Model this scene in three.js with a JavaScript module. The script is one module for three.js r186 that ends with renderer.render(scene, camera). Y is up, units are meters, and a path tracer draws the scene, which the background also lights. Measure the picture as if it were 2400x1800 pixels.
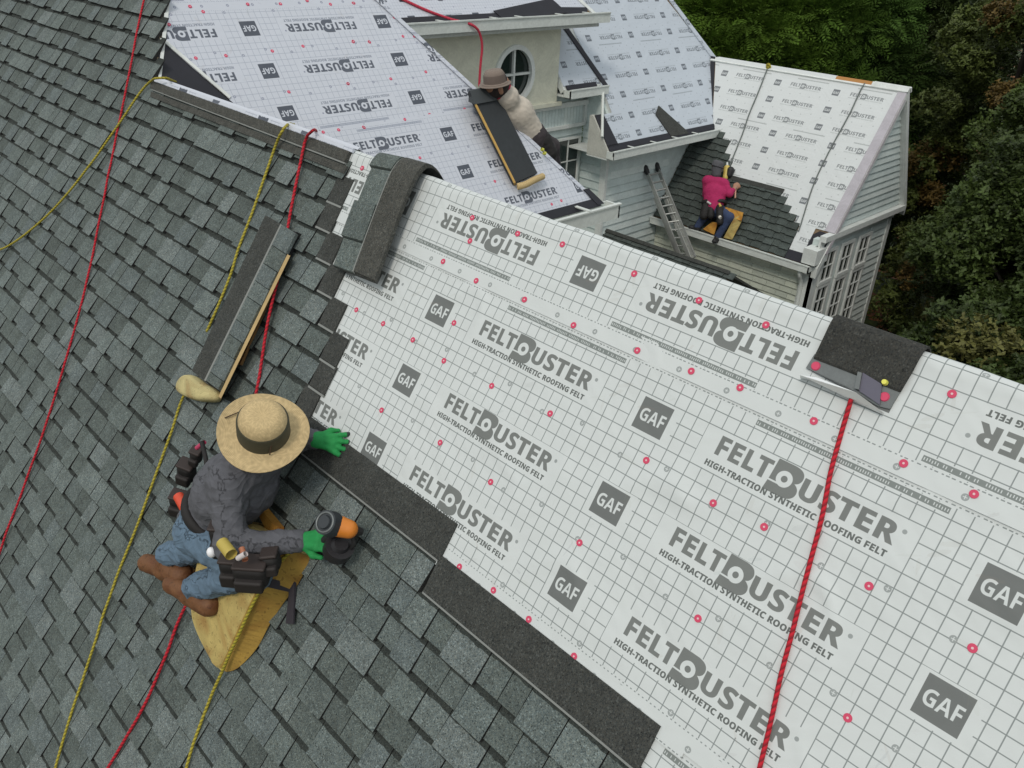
import * as THREE from 'three';
import { mergeGeometries, mergeVertices } from 'three/addons/utils/BufferGeometryUtils.js';
import { MarchingCubes } from 'three/addons/objects/MarchingCubes.js';
import { RoundedBoxGeometry } from 'three/addons/geometries/RoundedBoxGeometry.js';
import { ImprovedNoise } from 'three/addons/math/ImprovedNoise.js';

// ------------------------------------------------------------------ camera, sky, sun, exposure
const U = 0.125;            // one print unit of the roofing felt (logo square) in metres
const RY = 8.75;            // height of the low front ridge above the ground
const V3 = (x, y, z) => new THREE.Vector3(x, y, z);
const P = (x, y, z) => V3(x * U, RY + y * U, z * U);       // units about the front ridge -> metres
const scene = new THREE.Scene();
const camera = new THREE.PerspectiveCamera(48.93, 4 / 3, 0.05, 600);
const RX = V3(0.69236, 0.04166, -0.72035), RU = V3(-0.37484, 0.87382, -0.30974), RB = V3(0.61655, 0.48447, 0.62061);
const CAM = V3(21.1957, 8.5239, 19.5036);
{
  const m = new THREE.Matrix4().makeBasis(RX, RU, RB);
  camera.quaternion.setFromRotationMatrix(m);
  camera.position.copy(P(CAM.x, CAM.y, CAM.z));
  camera.updateMatrixWorld(true);
}
scene.add(camera);
const SUN = V3(0.28, 0.72, 0.60).normalize();
{
  // an overcast sky: soft, brighter overhead, a broad pale patch round the hidden sun
  const w = 128, h = 64, d = new Float32Array(w * h * 4), nz = new ImprovedNoise();
  for (let j = 0; j < h; j++) for (let i = 0; i < w; i++) {
    const el = ((j + 0.5) / h - 0.5) * Math.PI, az = ((i + 0.5) / w - 0.5) * 2 * Math.PI;
    const dir = V3(Math.cos(el) * Math.cos(az), Math.sin(el), Math.cos(el) * Math.sin(az));
    const c = 0.5 + 0.5 * nz.noise(dir.x * 3 + 7, dir.y * 5, dir.z * 3);
    const up = Math.max(0, dir.y), s = Math.max(0, dir.dot(SUN));
    let L = (0.64 + 0.18 * up) * (0.9 + 0.2 * c) + 0.42 * Math.pow(s, 5);
    const k = (j * w + i) * 4;
    d[k] = L * 0.945; d[k + 1] = L * 1.0; d[k + 2] = L * 1.015; d[k + 3] = 1;
  }
  const t = new THREE.DataTexture(d, w, h, THREE.RGBAFormat, THREE.FloatType);
  t.mapping = THREE.EquirectangularReflectionMapping; t.magFilter = t.minFilter = THREE.LinearFilter; t.needsUpdate = true;
  scene.background = t; scene.environment = t;
}
const sun = new THREE.DirectionalLight(0xfff4e6, 1.15);
sun.position.copy(SUN).multiplyScalar(60).add(P(-20, 0, -40)); sun.target.position.copy(P(-20, -10, -40));
sun.castShadow = true; sun.shadow.radius = 20; sun.shadow.mapSize.set(2048, 2048);
Object.assign(sun.shadow.camera, { left: -25, right: 25, top: 25, bottom: -25, near: 1, far: 140 });
scene.add(sun, sun.target);
const renderer = new THREE.WebGLRenderer({ antialias: true });
renderer.toneMapping = THREE.LinearToneMapping; renderer.toneMappingExposure = 1.0;
renderer.shadowMap.enabled = true;

// ------------------------------------------------------------------ helpers
let seed = 20240611;
const rnd = () => { seed = (seed * 1664525 + 1013904223) >>> 0; return seed / 4294967296; };
const rr = (a, b) => a + (b - a) * rnd();
const noise = new ImprovedNoise();
const D2R = Math.PI / 180;
const Zm = (x0, y0, k) => (x, y) => [x0 + x * k, y0 + y * k];   // a crop of the photograph -> photo pixels
const dz = (x, y) => [x * 1.08499, y * 1.08499];
const ray = (q) => V3(0, 0, 0).addScaledVector(RX, (q[0] - 1200) / 1977.53).addScaledVector(RU, -(q[1] - 900) / 1977.53).addScaledVector(RB, -1);
function hit(q, n, o) { const d = ray(q), t = (o - CAM.dot(n)) / d.dot(n); return CAM.clone().addScaledVector(d, t); }
const along = (q, dist) => CAM.clone().addScaledVector(ray(q), dist);
const w2 = (v) => P(v.x, v.y, v.z);
// plane frames: o = a point, s = along the courses (to the right), t = down the slope, n = outward
class Frame {
  constructor(o, s, t) { this.o = o; this.s = s.clone().normalize(); this.t = t.clone().normalize(); this.n = this.t.clone().cross(this.s).normalize(); }
  u(s, t, h = 0) { return this.o.clone().addScaledVector(this.s, s).addScaledVector(this.t, t).addScaledVector(this.n, h); }
  p(s, t, h = 0) { return w2(this.u(s, t, h)); }
  px(q, h = 0) { const v = hit(q, this.n, this.o.dot(this.n) + h).sub(this.o); return [v.dot(this.s), v.dot(this.t)]; }
  at(q, h = 0) { return w2(hit(q, this.n, this.o.dot(this.n) + h)); }
  au(q, h = 0) { return hit(q, this.n, this.o.dot(this.n) + h); }
}
const pm = 55.965 * D2R, pB = 50 * D2R, pC = 53 * D2R, pD = 55 * D2R;
const FM = new Frame(V3(0, 0, 0), V3(1, 0, 0), V3(0, -Math.sin(pm), Math.cos(pm)));
const FMb = new Frame(V3(0, 0, 0), V3(-1, 0, 0), V3(0, -Math.sin(pm), -Math.cos(pm)));       // hidden back slope of the front wing
const FB = new Frame(V3(-26.45, 0, 0), V3(0, 0, -1), V3(Math.cos(pB), -Math.sin(pB), 0));
const FC = new Frame(V3(-52.5 / Math.sin(pC), 0, 0), V3(0, 0, -1), V3(Math.cos(pC), -Math.sin(pC), 0));
const FD = new Frame(V3(0, 0, -88.5 / Math.sin(pD)), V3(1, 0, 0), V3(0, -Math.sin(pD), Math.cos(pD)));
const wallX = (x) => new Frame(V3(x, 0, 0), V3(0, 0, -1), V3(0, -1, 0));
const wallZ = (z) => new Frame(V3(0, 0, z), V3(1, 0, 0), V3(0, -1, 0));

function flat(tris, uvs, cols) {
  const g = new THREE.BufferGeometry(), a = [];
  for (const v of tris) a.push(v.x, v.y, v.z);
  g.setAttribute('position', new THREE.Float32BufferAttribute(a, 3));
  g.setAttribute('uv', new THREE.Float32BufferAttribute(uvs || new Array(tris.length * 2).fill(0), 2));
  if (cols) g.setAttribute('color', new THREE.Float32BufferAttribute(cols, 3));
  g.computeVertexNormals();
  if (!uvs) boxUV(g);
  return g;
}
function boxUV(g) {           // uv in metres from the dominant axis of each face
  const p = g.attributes.position, n = g.attributes.normal, uv = new Float32Array(p.count * 2);
  for (let i = 0; i < p.count; i++) {
    const ax = Math.abs(n.getX(i)), ay = Math.abs(n.getY(i)), az = Math.abs(n.getZ(i));
    if (ay >= ax && ay >= az) { uv[2 * i] = p.getX(i); uv[2 * i + 1] = p.getZ(i); }
    else if (ax >= az) { uv[2 * i] = p.getZ(i); uv[2 * i + 1] = p.getY(i); }
    else { uv[2 * i] = p.getX(i); uv[2 * i + 1] = p.getY(i); }
  }
  g.setAttribute('uv', new THREE.BufferAttribute(uv, 2));
  return g;
}
// closed solid between two polygons with the same number of corners (world metres)
function solid(top, bot) {
  const T = [], n = top.length, tri = (a, b, c) => T.push(a, b, c);
  const c = V3(0, 0, 0); [...top, ...bot].forEach((v) => c.add(v)); c.multiplyScalar(1 / (2 * n));
  const put = (a, b, d) => { const nn = b.clone().sub(a).cross(d.clone().sub(a)); const m = a.clone().add(b).add(d).multiplyScalar(1 / 3).sub(c); nn.dot(m) < 0 ? tri(a, d, b) : tri(a, b, d); };
  for (let i = 1; i < n - 1; i++) { put(top[0], top[i], top[i + 1]); put(bot[0], bot[i], bot[i + 1]); }
  for (let i = 0; i < n; i++) { const j = (i + 1) % n; put(top[i], top[j], bot[j]); put(top[i], bot[j], bot[i]); }
  return flat(T);
}
function loft(rings) {     // skin over matching rings, closed at both ends
  const T = [], n = rings[0].length, c = V3(0, 0, 0); rings.forEach((r) => r.forEach((v) => c.add(v))); c.multiplyScalar(1 / (n * rings.length));
  for (let i = 0; i + 1 < rings.length; i++) for (let j = 0; j < n; j++) { const k = (j + 1) % n, a = rings[i][j], b = rings[i][k], d = rings[i + 1][k], e = rings[i + 1][j]; T.push(a, b, d, a, d, e); }
  for (const r of [rings[0], rings[rings.length - 1]]) for (let j = 1; j < n - 1; j++) T.push(r[0], r[j], r[j + 1]);
  return flat(T);
}
// a polygon of a frame with thickness h0..h1
function slab(F, pts, h0, h1) { return solid(pts.map(([s, t]) => F.p(s, t, h1)), pts.map(([s, t]) => F.p(s, t, h0))); }
const rect = (s0, t0, s1, t1) => [[s0, t0], [s1, t0], [s1, t1], [s0, t1]];
// box between two unit corners
function bx(x0, y0, z0, x1, y1, z1) {
  const g = new THREE.BoxGeometry(Math.abs(x1 - x0) * U, Math.abs(y1 - y0) * U, Math.abs(z1 - z0) * U);
  const c = P((x0 + x1) / 2, (y0 + y1) / 2, (z0 + z1) / 2); g.translate(c.x, c.y, c.z);
  return boxUV(g.toNonIndexed());
}
function bar(a, b, w, h, up = V3(0, 1, 0)) {   // bar of section w x h between world points
  const d = b.clone().sub(a), L = d.length(), z = d.clone().normalize(), x = up.clone().cross(z).normalize(), y = z.clone().cross(x);
  const g = new THREE.BoxGeometry(w, h, L); g.applyMatrix4(new THREE.Matrix4().makeBasis(x, y, z)); const m = a.clone().add(b).multiplyScalar(0.5); g.translate(m.x, m.y, m.z);
  return boxUV(g.toNonIndexed());
}
function cyl(a, b, r0, r1 = r0, seg = 14) {
  const d = b.clone().sub(a), g = new THREE.CylinderGeometry(r1, r0, d.length(), seg);
  g.applyQuaternion(new THREE.Quaternion().setFromUnitVectors(V3(0, 1, 0), d.normalize()));
  const m = a.clone().add(b).multiplyScalar(0.5); g.translate(m.x, m.y, m.z); return g.toNonIndexed();
}
function tube(pts, r, seg, rad = 8) {
  let c = new THREE.CatmullRomCurve3(pts, false, 'centripetal'), L = c.getLength();
  if (L > 1.2) { const q = c.getSpacedPoints(Math.round(L / 0.12)); c = new THREE.CatmullRomCurve3(q.map((v, i) => (i === 0 || i === q.length - 1 ? v : v.clone().add(V3(noise.noise(i * 0.7, L, 1), noise.noise(i * 0.7, L, 5) * 0.3, noise.noise(i * 0.7, L, 9))  .multiplyScalar(0.004)))), false, 'centripetal'); }
  const n = seg || Math.max(8, Math.round(L / 0.05)), g = new THREE.TubeGeometry(c, n, r, rad, false), uv = g.attributes.uv;
  for (let i = 0; i < uv.count; i++) uv.setXY(i, uv.getX(i) * L / 0.045, uv.getY(i));
  return g.toNonIndexed();
}
const merge = (a) => { const l = a.map((g) => { const q = g.index ? g.toNonIndexed() : g; for (const k of Object.keys(q.attributes)) if (!['position', 'normal', 'uv'].includes(k)) q.deleteAttribute(k); return q; }); return l.length === 1 ? l[0] : mergeGeometries(l); };
const bone = (a, b, ra, rb = ra) => ({ a, b, ra, rb });
// objects
const names = new Map();
function numbered(n) { const c = names.get(n) || 0; names.set(n, c + 1); return c ? `${n}_${String(c).padStart(3, '0')}` : n; }
const origin = new Map();
function shadow(m) { m.castShadow = true; m.receiveShadow = true; return m; }
function thing(name, label, category, base, group) {     // base: world point under the thing
  const o = new THREE.Group(); o.name = numbered(name); o.position.copy(base); origin.set(o, base.clone()); scene.add(o);
  o.userData = { label, category }; if (group) o.userData.group = group; return o;
}
function part(parent, name, geos, m, label) {
  const b = origin.get(parent), g = merge(Array.isArray(geos) ? geos : [geos]); g.translate(-b.x, -b.y, -b.z);
  const q = shadow(new THREE.Mesh(g, m)); q.name = name; parent.add(q); origin.set(q, b); if (label) q.userData.label = label; return q;
}
function single(name, label, category, base, geos, m, group) {
  const g = merge(Array.isArray(geos) ? geos : [geos]); g.translate(-base.x, -base.y, -base.z);
  const q = shadow(new THREE.Mesh(g, m)); q.name = numbered(name); q.position.copy(base); q.userData = { label, category }; if (group) q.userData.group = group; scene.add(q); return q;
}
// ------------------------------------------------------------------ textures and materials
function noiseTex(n, fn, srgb = true) {
  const d = new Uint8Array(n * n * 4);
  for (let j = 0; j < n; j++) for (let i = 0; i < n; i++) { const c = fn(i, j), k = (j * n + i) * 4; d[k] = c[0]; d[k + 1] = c[1]; d[k + 2] = c[2]; d[k + 3] = 255; }
  const t = new THREE.DataTexture(d, n, n); t.wrapS = t.wrapT = THREE.RepeatWrapping; t.magFilter = THREE.LinearFilter; t.minFilter = THREE.LinearMipmapLinearFilter; t.generateMipmaps = true;
  if (srgb) t.colorSpace = THREE.SRGBColorSpace; t.needsUpdate = true; return t;
}
const periodic = (i, j, n, f, z) => {   // noise that tiles
  const a = i / n * 2 * Math.PI, b = j / n * 2 * Math.PI, R = f / (2 * Math.PI);
  return noise.noise(Math.cos(a) * R + 11 + z, Math.sin(a) * R + Math.cos(b) * R * 1.37 + 5, Math.sin(b) * R + z * 3);
};
const clamp = (x) => Math.max(0, Math.min(255, Math.round(x)));
const grainA = Array.from({ length: 256 * 256 }, () => rnd()), grainC = Array.from({ length: 128 * 128 }, () => rnd());
const granT = noiseTex(512, (i, j) => {
  const s = rnd(), g = grainA[(j >> 1) * 256 + (i >> 1)], g4 = grainC[(j >> 2) * 128 + (i >> 2)], m = periodic(i, j, 512, 9, 1) * 18 + periodic(i, j, 512, 40, 3) * 14;
  let v = 186 + m + (s - 0.5) * 34 + (g - 0.5) * 48 + (g4 - 0.5) * 40; if (g4 > 0.94) v += 34; if (g < 0.06) v -= 40; if (g4 < 0.05) v -= 30;
  const w = (g - 0.5) * 16; return [clamp(v + w), clamp(v + 2), clamp(v - w)];
});
granT.repeat.set(1 / 0.62, 1 / 0.62);
const granB = noiseTex(512, () => { const v = rnd() * 255; return [v, v, v]; }, false); granB.repeat.set(1 / 0.62, 1 / 0.62);
const dirtT = noiseTex(256, (i, j) => { const v = 238 + periodic(i, j, 256, 6, 7) * 11 + periodic(i, j, 256, 30, 2) * 10 + (rnd() - 0.5) * 12; return [clamp(v), clamp(v), clamp(v)]; });
const clothT = noiseTex(256, (i, j) => { const v = 222 + (i % 4 < 2 ? 8 : -8) + (j % 4 < 2 ? 8 : -8) + periodic(i, j, 256, 7, 4) * 16 + (rnd() - 0.5) * 22; return [clamp(v), clamp(v), clamp(v)]; });
clothT.repeat.set(4, 4);
const foldT = noiseTex(256, (i, j) => { const w = periodic(i, j, 256, 5, 31) * 3, r = 1 - Math.abs(Math.sin(j * 2 * Math.PI / 256 * 5 + w * 2.2 + periodic(i, j, 256, 9, 17) * 2)); const v = 60 + 150 * r * r + periodic(i, j, 256, 14, 8) * 60; return [clamp(v), clamp(v), clamp(v)]; }, false);
foldT.repeat.set(2.1, 2.1);
const col = (r, g, b) => new THREE.Color().setRGB(r, g, b);
const std = (c, rough = 0.9, o = {}) => new THREE.MeshStandardMaterial({ color: c, roughness: rough, side: THREE.DoubleSide, ...o });
// shingle granules in several tones
const tones = [[0.183, 0.217, 0.208], [0.213, 0.253, 0.246], [0.243, 0.285, 0.281], [0.157, 0.186, 0.178], [0.182, 0.216, 0.21], [0.21, 0.25, 0.247], [0.213, 0.253, 0.257], [0.266, 0.307, 0.307]];
const shMat = tones.map((c) => std(col(...c), 0.95, { map: granT, bumpMap: granB, bumpScale: 0.0012 }));
const shVC = std(col(1, 1, 1), 0.95, { map: granT, bumpMap: granB, bumpScale: 0.0012, vertexColors: true });
const headlap = std(col(0.088, 0.092, 0.087), 0.95, { map: granT, bumpMap: granB, bumpScale: 0.0014 });
const dbrown = std(col(0.118, 0.117, 0.106), 0.95, { map: granT, bumpMap: granB, bumpScale: 0.0014 });
const sealant = std(col(0.22, 0.23, 0.22), 0.8);
const membrane = std(col(0.020, 0.021, 0.030), 0.75, { map: dirtT });
const capDark = std(col(0.062, 0.062, 0.057), 0.9, { map: granT });
const wood = std(col(0.24, 0.17, 0.10), 0.85, { map: dirtT });
const trim = std(col(0.74, 0.77, 0.75), 0.55, { map: dirtT });
const gutterM = std(col(0.72, 0.76, 0.73), 0.45, { map: dirtT });
const sidingM = std(col(0.66, 0.745, 0.73), 0.75, { map: dirtT }), sidingM2 = std(col(0.62, 0.71, 0.70), 0.75, { map: dirtT }), sidingM3 = std(col(0.69, 0.765, 0.745), 0.75, { map: dirtT });
const creamM = std(col(0.71, 0.71, 0.59), 0.85, { map: dirtT });
const glass = new THREE.MeshPhysicalMaterial({ color: col(0.02, 0.03, 0.028), roughness: 0.06, metalness: 0, clearcoat: 1, clearcoatRoughness: 0.05 });
const blackM = std(col(0.014, 0.014, 0.015), 0.6);
const galv = std(col(0.20, 0.215, 0.215), 0.45, { metalness: 0.6, map: dirtT });
// printed roofing felt: one print period wide, one roll high
const PU = 9.27, PT = 8.45;
function feltPrint(W, H, base, ink) {
  const c = document.createElement('canvas'); c.width = W; c.height = H; const x = c.getContext('2d');
  const k = W / PU, ky = H / PT, X0 = 1.1;     // the logo square starts X0 units in from the left
  x.fillStyle = base; x.fillRect(0, 0, W, H);
  x.save(); x.scale(k, ky);
  const cell = 0.3863, g0 = 0.5;
  x.strokeStyle = ink.line; x.lineWidth = 0.027;
  const gx = (i) => ((7.89 + X0 + i * cell) % PU);
  for (let i = 0; i < 24; i++) { x.beginPath(); x.moveTo(gx(i), 0.58); x.lineTo(gx(i), PT - 0.12); x.stroke(); }
  for (let v = 1.25 - cell; v < PT - 0.15; v += cell * 1.0) { x.beginPath(); x.moveTo(0, v); x.lineTo(PU, v); x.stroke(); }
  // dashed edge lines of the lap
  x.fillStyle = ink.line;
  for (let q = 0; q < PU; q += 0.13) { x.fillRect(q, 0.52, q % 0.39 < 0.2 ? 0.05 : 0.085, 0.03); x.fillRect(q, PT - 0.1, 0.05, 0.03); }
  // nail marks of the lap and of the field
  const mark = (u, v) => { x.beginPath(); x.arc(u, v, 0.085, 0, 7); x.fillStyle = ink.mark; x.fill(); x.strokeStyle = base; x.lineWidth = 0.02; x.beginPath(); x.moveTo(u - 0.05, v); x.lineTo(u + 0.05, v); x.moveTo(u, v - 0.05); x.lineTo(u, v + 0.05); x.stroke(); };
  for (let q = 0.4; q < PU; q += 1.545) mark(q, 0.27);
  // box of fine print beside the lap
  x.fillStyle = base; x.fillRect(4.3, 0.6, 5.1, 0.2); x.fillStyle = ink.bar; x.fillRect(4.35, 0.62, 4.95, 0.15);
  x.fillStyle = base; for (let q = 4.38; q < 9.25; q += 0.062) { const r = (Math.sin(q * 91.7) * 43758.5) % 1; if (Math.abs(r) > 0.25) x.fillRect(q, 0.645 + 0.03 * Math.abs(r), 0.022, 0.07); }
  for (let row = 0; row < 3; row++) {
    const y = 1.25 + row * 2.6835;             // top of the row
    for (let q = 1.2; q < PU; q += 3.09) mark(q, y + 1.9);
    for (let q = 2.7; q < PU; q += 3.09) mark(q, y + 1.62);
    // the square with three letters
    x.fillStyle = base; x.fillRect(gx(1) - 0.0 - (gx(1) > 5 ? 0 : 0), 0, 0, 0);
    x.fillRect(X0 - 0.2, y + 0.02, 1.42, 1.12);
    x.fillStyle = ink.sq; x.fillRect(X0, y + 0.09, 1, 0.93);
    x.save(); x.translate(X0 + 0.06, y + 0.72); x.scale(1, 1); x.fillStyle = base; x.font = 'bold 0.42px sans-serif'; x.restore();
    word('GAF', X0 + 0.07, y + 0.385, 0.86, 0.36, base, 0.0);
    // the product name
    x.fillStyle = base; x.fillRect(X0 + 2.10, y + 0.02, 5.78, 1.12);
    const tx = X0 + 2.55, ty = y + 0.16, th = 0.5;
    word('FELT', tx, ty, 1.62, th, ink.txt, 0.03);
    word('USTER', tx + 2.42, ty + 0.04, 2.45, th, ink.txt, 0.03);
    // the big letter with a roll of felt as its counter
    const bxx = tx + 1.72, by = ty - 0.13;
    x.fillStyle = ink.txt; x.beginPath(); x.moveTo(bxx - 0.04, by); x.lineTo(bxx + 0.42, by); x.quadraticCurveTo(bxx + 0.74, by + 0.02, bxx + 0.72, by + 0.26); x.quadraticCurveTo(bxx + 0.70, by + 0.38, bxx + 0.58, by + 0.42); x.quadraticCurveTo(bxx + 0.76, by + 0.50, bxx + 0.72, by + 0.68); x.quadraticCurveTo(bxx + 0.66, by + 0.86, bxx + 0.36, by + 0.86); x.lineTo(bxx - 0.1, by + 0.86); x.lineTo(bxx - 0.06, by + 0.5); x.closePath(); x.fill();
    x.fillStyle = base; x.beginPath(); x.arc(bxx + 0.3, by + 0.42, 0.21, 0, 7); x.fill(); x.fillRect(bxx - 0.12, by + 0.56, 0.38, 0.045);
    x.fillStyle = ink.txt; x.beginPath(); x.arc(bxx + 0.3, by + 0.42, 0.085, 0, 7); x.fill();
    x.beginPath(); x.arc(tx + 5.0, ty + 0.14, 0.055, 0, 7); x.fillStyle = ink.mark; x.fill();
    word('HIGH-TRACTION SYNTHETIC ROOFING FELT', tx - 0.08, y + 0.87, 4.95, 0.155, ink.small, 0.012);
  }
  for (let i = 0; i < 46; i++) { const u = rnd() * PU, v = rnd() * PT, a = rnd() * 3.14, L = rr(0.06, 0.3); x.save(); x.translate(u, v); x.rotate(a); x.globalAlpha = rr(0.03, 0.09); x.fillStyle = ['#8a8474', '#77787a', '#9a8f80'][i % 3]; x.beginPath(); x.ellipse(0, 0, L, L * rr(0.08, 0.35), 0, 0, 7); x.fill(); for (let k = 0; k < 9; k++) { x.fillRect(rr(-L, L), rr(-0.12, 0.12), rr(0.01, 0.05), rr(0.008, 0.02)); } x.restore(); }
  x.globalAlpha = 1; x.restore();
  function word(s, u, v, w, h, fill, st) {     // a word stretched to w x h units, its cap height h, top-left u, v
    x.save(); x.font = 'bold 100px sans-serif'; const m = x.measureText(s).width;
    x.translate(u, v + h); x.scale(w / m, h / 71); x.fillStyle = fill; x.fillText(s, 0, 0);
    if (st) { x.strokeStyle = fill; x.lineWidth = st * 71 / h * 0.8; x.lineJoin = 'miter'; x.strokeText(s, 0, 0); }
    x.restore();
  }
  const t = new THREE.CanvasTexture(c); t.colorSpace = THREE.SRGBColorSpace; t.wrapS = t.wrapT = THREE.RepeatWrapping; t.anisotropy = 8; t.generateMipmaps = true; t.minFilter = THREE.LinearMipmapLinearFilter;
  return t;
}
const feltA = feltPrint(2048, 1868, '#cdd1d1', { line: '#858b8b', mark: '#969b9b', bar: '#7c8280', sq: '#6a6d6c', txt: '#727573', small: '#5f6361' });
const feltBt = feltPrint(1024, 934, '#c8cbd2', { line: '#a3a8b3', mark: '#8d91a0', bar: '#9a9fab', sq: '#4d525c', txt: '#585d67', small: '#8a8f9a' });
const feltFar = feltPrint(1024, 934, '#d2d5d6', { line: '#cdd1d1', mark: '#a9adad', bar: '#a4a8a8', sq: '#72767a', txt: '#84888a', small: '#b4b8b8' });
const wrinkT = noiseTex(256, (i, j) => { const v = 128 + periodic(i, j * 1, 256, 5, 9) * 90 + periodic(i, j, 256, 22, 6) * 30; return [clamp(v), clamp(v), clamp(v)]; }, false);
const feltM = std(col(0.96, 0.97, 0.97), 0.62, { map: feltA, bumpMap: wrinkT, bumpScale: 0.010 });
const feltM4 = std(col(0.96, 0.97, 0.97), 0.62, { map: feltFar, bumpMap: wrinkT, bumpScale: 0.012 });
const feltM3 = std(col(0.77, 0.82, 0.91), 0.62, { map: feltFar, bumpMap: wrinkT, bumpScale: 0.014 });  // same felt; dim bluish light on the middle roof put into the colour
const feltM2 = std(col(0.94, 0.955, 0.985), 0.62, { map: feltBt, bumpMap: wrinkT, bumpScale: 0.006 });
// a felt sheet: polygon in frame coordinates, print placed by a logo square at (ls, lt) with scale k; flip = upside down
function felt(F, pts, h, ls, lt, flip = false, k = 1) {
  const sh = new THREE.Shape(pts.map(([s, t]) => new THREE.Vector2(s, t))), g0 = new THREE.ShapeGeometry(sh).toNonIndexed(), p = g0.attributes.position, T = [], uv = [];
  for (let i = 0; i < p.count; i++) {
    const s = p.getX(i), t = p.getY(i); T.push(F.p(s, t, h));
    const a = (flip ? (ls - s) : (s - ls)) / k + 1.6, b = (flip ? (lt - t) : (t - lt)) / k + 1.79;   // centre of a square is at (1.6, 1.79)
    uv.push(a / PU, 1 - b / PT);
  }
  return flat(T, uv);
}
const redM = std(col(0.60, 0.06, 0.13), 0.7), capTop = std(col(0.72, 0.5, 0.52), 0.6);
// ------------------------------------------------------------------ ground
{
  const soilT = noiseTex(512, (i, j) => {
    const a = periodic(i, j, 512, 5, 12), b = periodic(i, j, 512, 40, 5), s = (rnd() - 0.5) * 40, k = a + b * 0.5;
    return k > -0.28 ? [clamp(46 + s * 0.5 + b * 26), clamp(58 + s * 0.5 + b * 28), clamp(26 + s * 0.3)] : [clamp(132 + s + b * 40), clamp(82 + s * 0.7 + b * 26), clamp(48 + s * 0.5)];
  });
  soilT.repeat.set(60, 60);
  const g = new THREE.PlaneGeometry(600, 600, 1, 1); g.rotateX(-Math.PI / 2);
  const m = new THREE.Mesh(g, std(col(1, 1, 1), 1, { map: soilT })); m.name = 'ground'; m.userData.kind = 'structure'; m.receiveShadow = true; scene.add(m);
}
// ------------------------------------------------------------------ the house
const GY = -70;                                   // ground in units
const house = thing('house', 'large pale clapboard house with steep roofs being re-covered', 'house', V3(0, 0, 0));
const sub = (p, name, geos, m, label) => part(p, name, geos, m, label);
const HIPTOP = V3(-37, 12.74, -8.6);
// decks
const frontRoof = sub(house, 'front_roof', [slab(FM, [[-26.45, 0.0], [34, 0.0], [34, 42], [-95, 42], [-95, -15.37], [-37, -15.37]], -0.4, -0.14)], wood);
sub(house, 'back_slope', slab(FMb, [[-34, 0.6], [26.0, 0.6], [18.3, 11.9], [-34, 11.9]], -0.4, -0.14), wood);
{
  const eS = 28.3, tE = 12.95, t0 = (V) => V;
  const a = FB, apex = [8.6, -12.74 / Math.sin(pB)];
  sub(house, 'hip_roof', slab(FB, [[0, 0], apex, [eS, tE], [6.7, tE]], -0.9, -0.02), wood);
  // the face behind the hip, on which the second man works
  const A = P(-37, 12.74, -8.6), Bp = P(-26.45 + tE * Math.cos(pB), -tE * Math.sin(pB), -eS), Cc = P(-52, -tE * Math.sin(pB), -eS), Dd = P(-95, 12.74, -8.6);
  const dn = V3(0, -0.09, 0);
  const sf = solid([A, Bp, Cc, Dd], [A, Bp, Cc, Dd].map((v) => v.clone().add(dn)));
  sub(house, 'rear_slope', sf, feltM2);
}
// bodies of the walls (solid masses behind the siding)
sub(house, 'wall', bx(-94, GY, 22, 33, -33.5, 21), sidingM);
sub(house, 'wall', bx(33, GY, 22, 32, -4, -4), sidingM);
sub(house, 'wall', bx(-20.4, GY, -1, -21.4, -11.2, -27.4), sidingM);
sub(house, 'wall', bx(-21.4, GY, -26.4, -58, -11.2, -27.4), sidingM);
sub(house, 'wall', bx(-94, GY, 21, -95, 0, -120), sidingM);
// --- wall with the square window, side wall, wall under the middle roof
const XW = -59.3, XC = -54.4, ZC = -73.33, ZD = -87.0, XG = -27.4;
sub(house, 'wall', bx(XW - 0.12, GY, -27.4, XW - 1.2, -13.9, ZC), sidingM);
sub(house, 'wall', bx(XW, GY, ZC - 0.12, XC, -16.2, ZC - 1.2), sidingM);
sub(house, 'wall', bx(XC - 0.12, GY, ZC - 1.2, XC - 1.2, -16.6, -118), sidingM);
// siding boards: one mesh each, thin at the top and thick at the lower edge
const boardMats = [sidingM, sidingM2, sidingM3];
function boards(F, parent, s0, s1, tTop, tBot, exp, clip, jitter = 0, split = 0, name = 'siding_board') {
  let i = 0;
  for (let t = tTop; t < tBot - 0.05; t += exp, i++) {
    const te = Math.min(t + exp, tBot); let a = s0, b = s1;
    const segs = [];
    if (split) { let c = a + (i % 2 ? split * 0.5 : 0) + rr(-0.2, 0.2); let q = a; while (c < b - 0.2) { if (c > q + 0.2) { segs.push([q, c - 0.04]); q = c; } c += split * rr(0.8, 1.2); } segs.push([q, b]); } else segs.push([a, b]);
    for (const [q0, q1] of segs) {
      let A0 = q0, A1 = q0, B0 = q1, B1 = q1;
      if (clip) { [A0, B0] = clip(t, q0, q1); [A1, B1] = clip(te, q0, q1); if (B1 - A1 < 0.1) continue; if (B0 < A0) { A0 = B0 = (A0 + B0) / 2; } }
      const dn = 0.035, jj = rr(0, jitter);
      const g = solid([F.p(A0, t + 0.2, 0.03), F.p(B0, t + 0.2, 0.03), F.p(B1, te - dn * 0, 0.2 + jj), F.p(A1, te, 0.2 + jj)], [F.p(A0, t + 0.2, 0), F.p(B0, t + 0.2, 0), F.p(B1, te, 0), F.p(A1, te, 0)]);
      part(parent, name, g, boardMats[Math.floor(rnd() * 3)]);
    }
  }
}
sub(house, 'wall', solid([P(XW, -16.3, ZC), P(XC, -16.3, ZC), P(XC, -15.7, ZC), P(XW, -9.3, ZC)], [P(XW, -16.3, ZC - 1), P(XC, -16.3, ZC - 1), P(XC, -15.7, ZC - 1), P(XW, -9.3, ZC - 1)]), sidingM);
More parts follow.
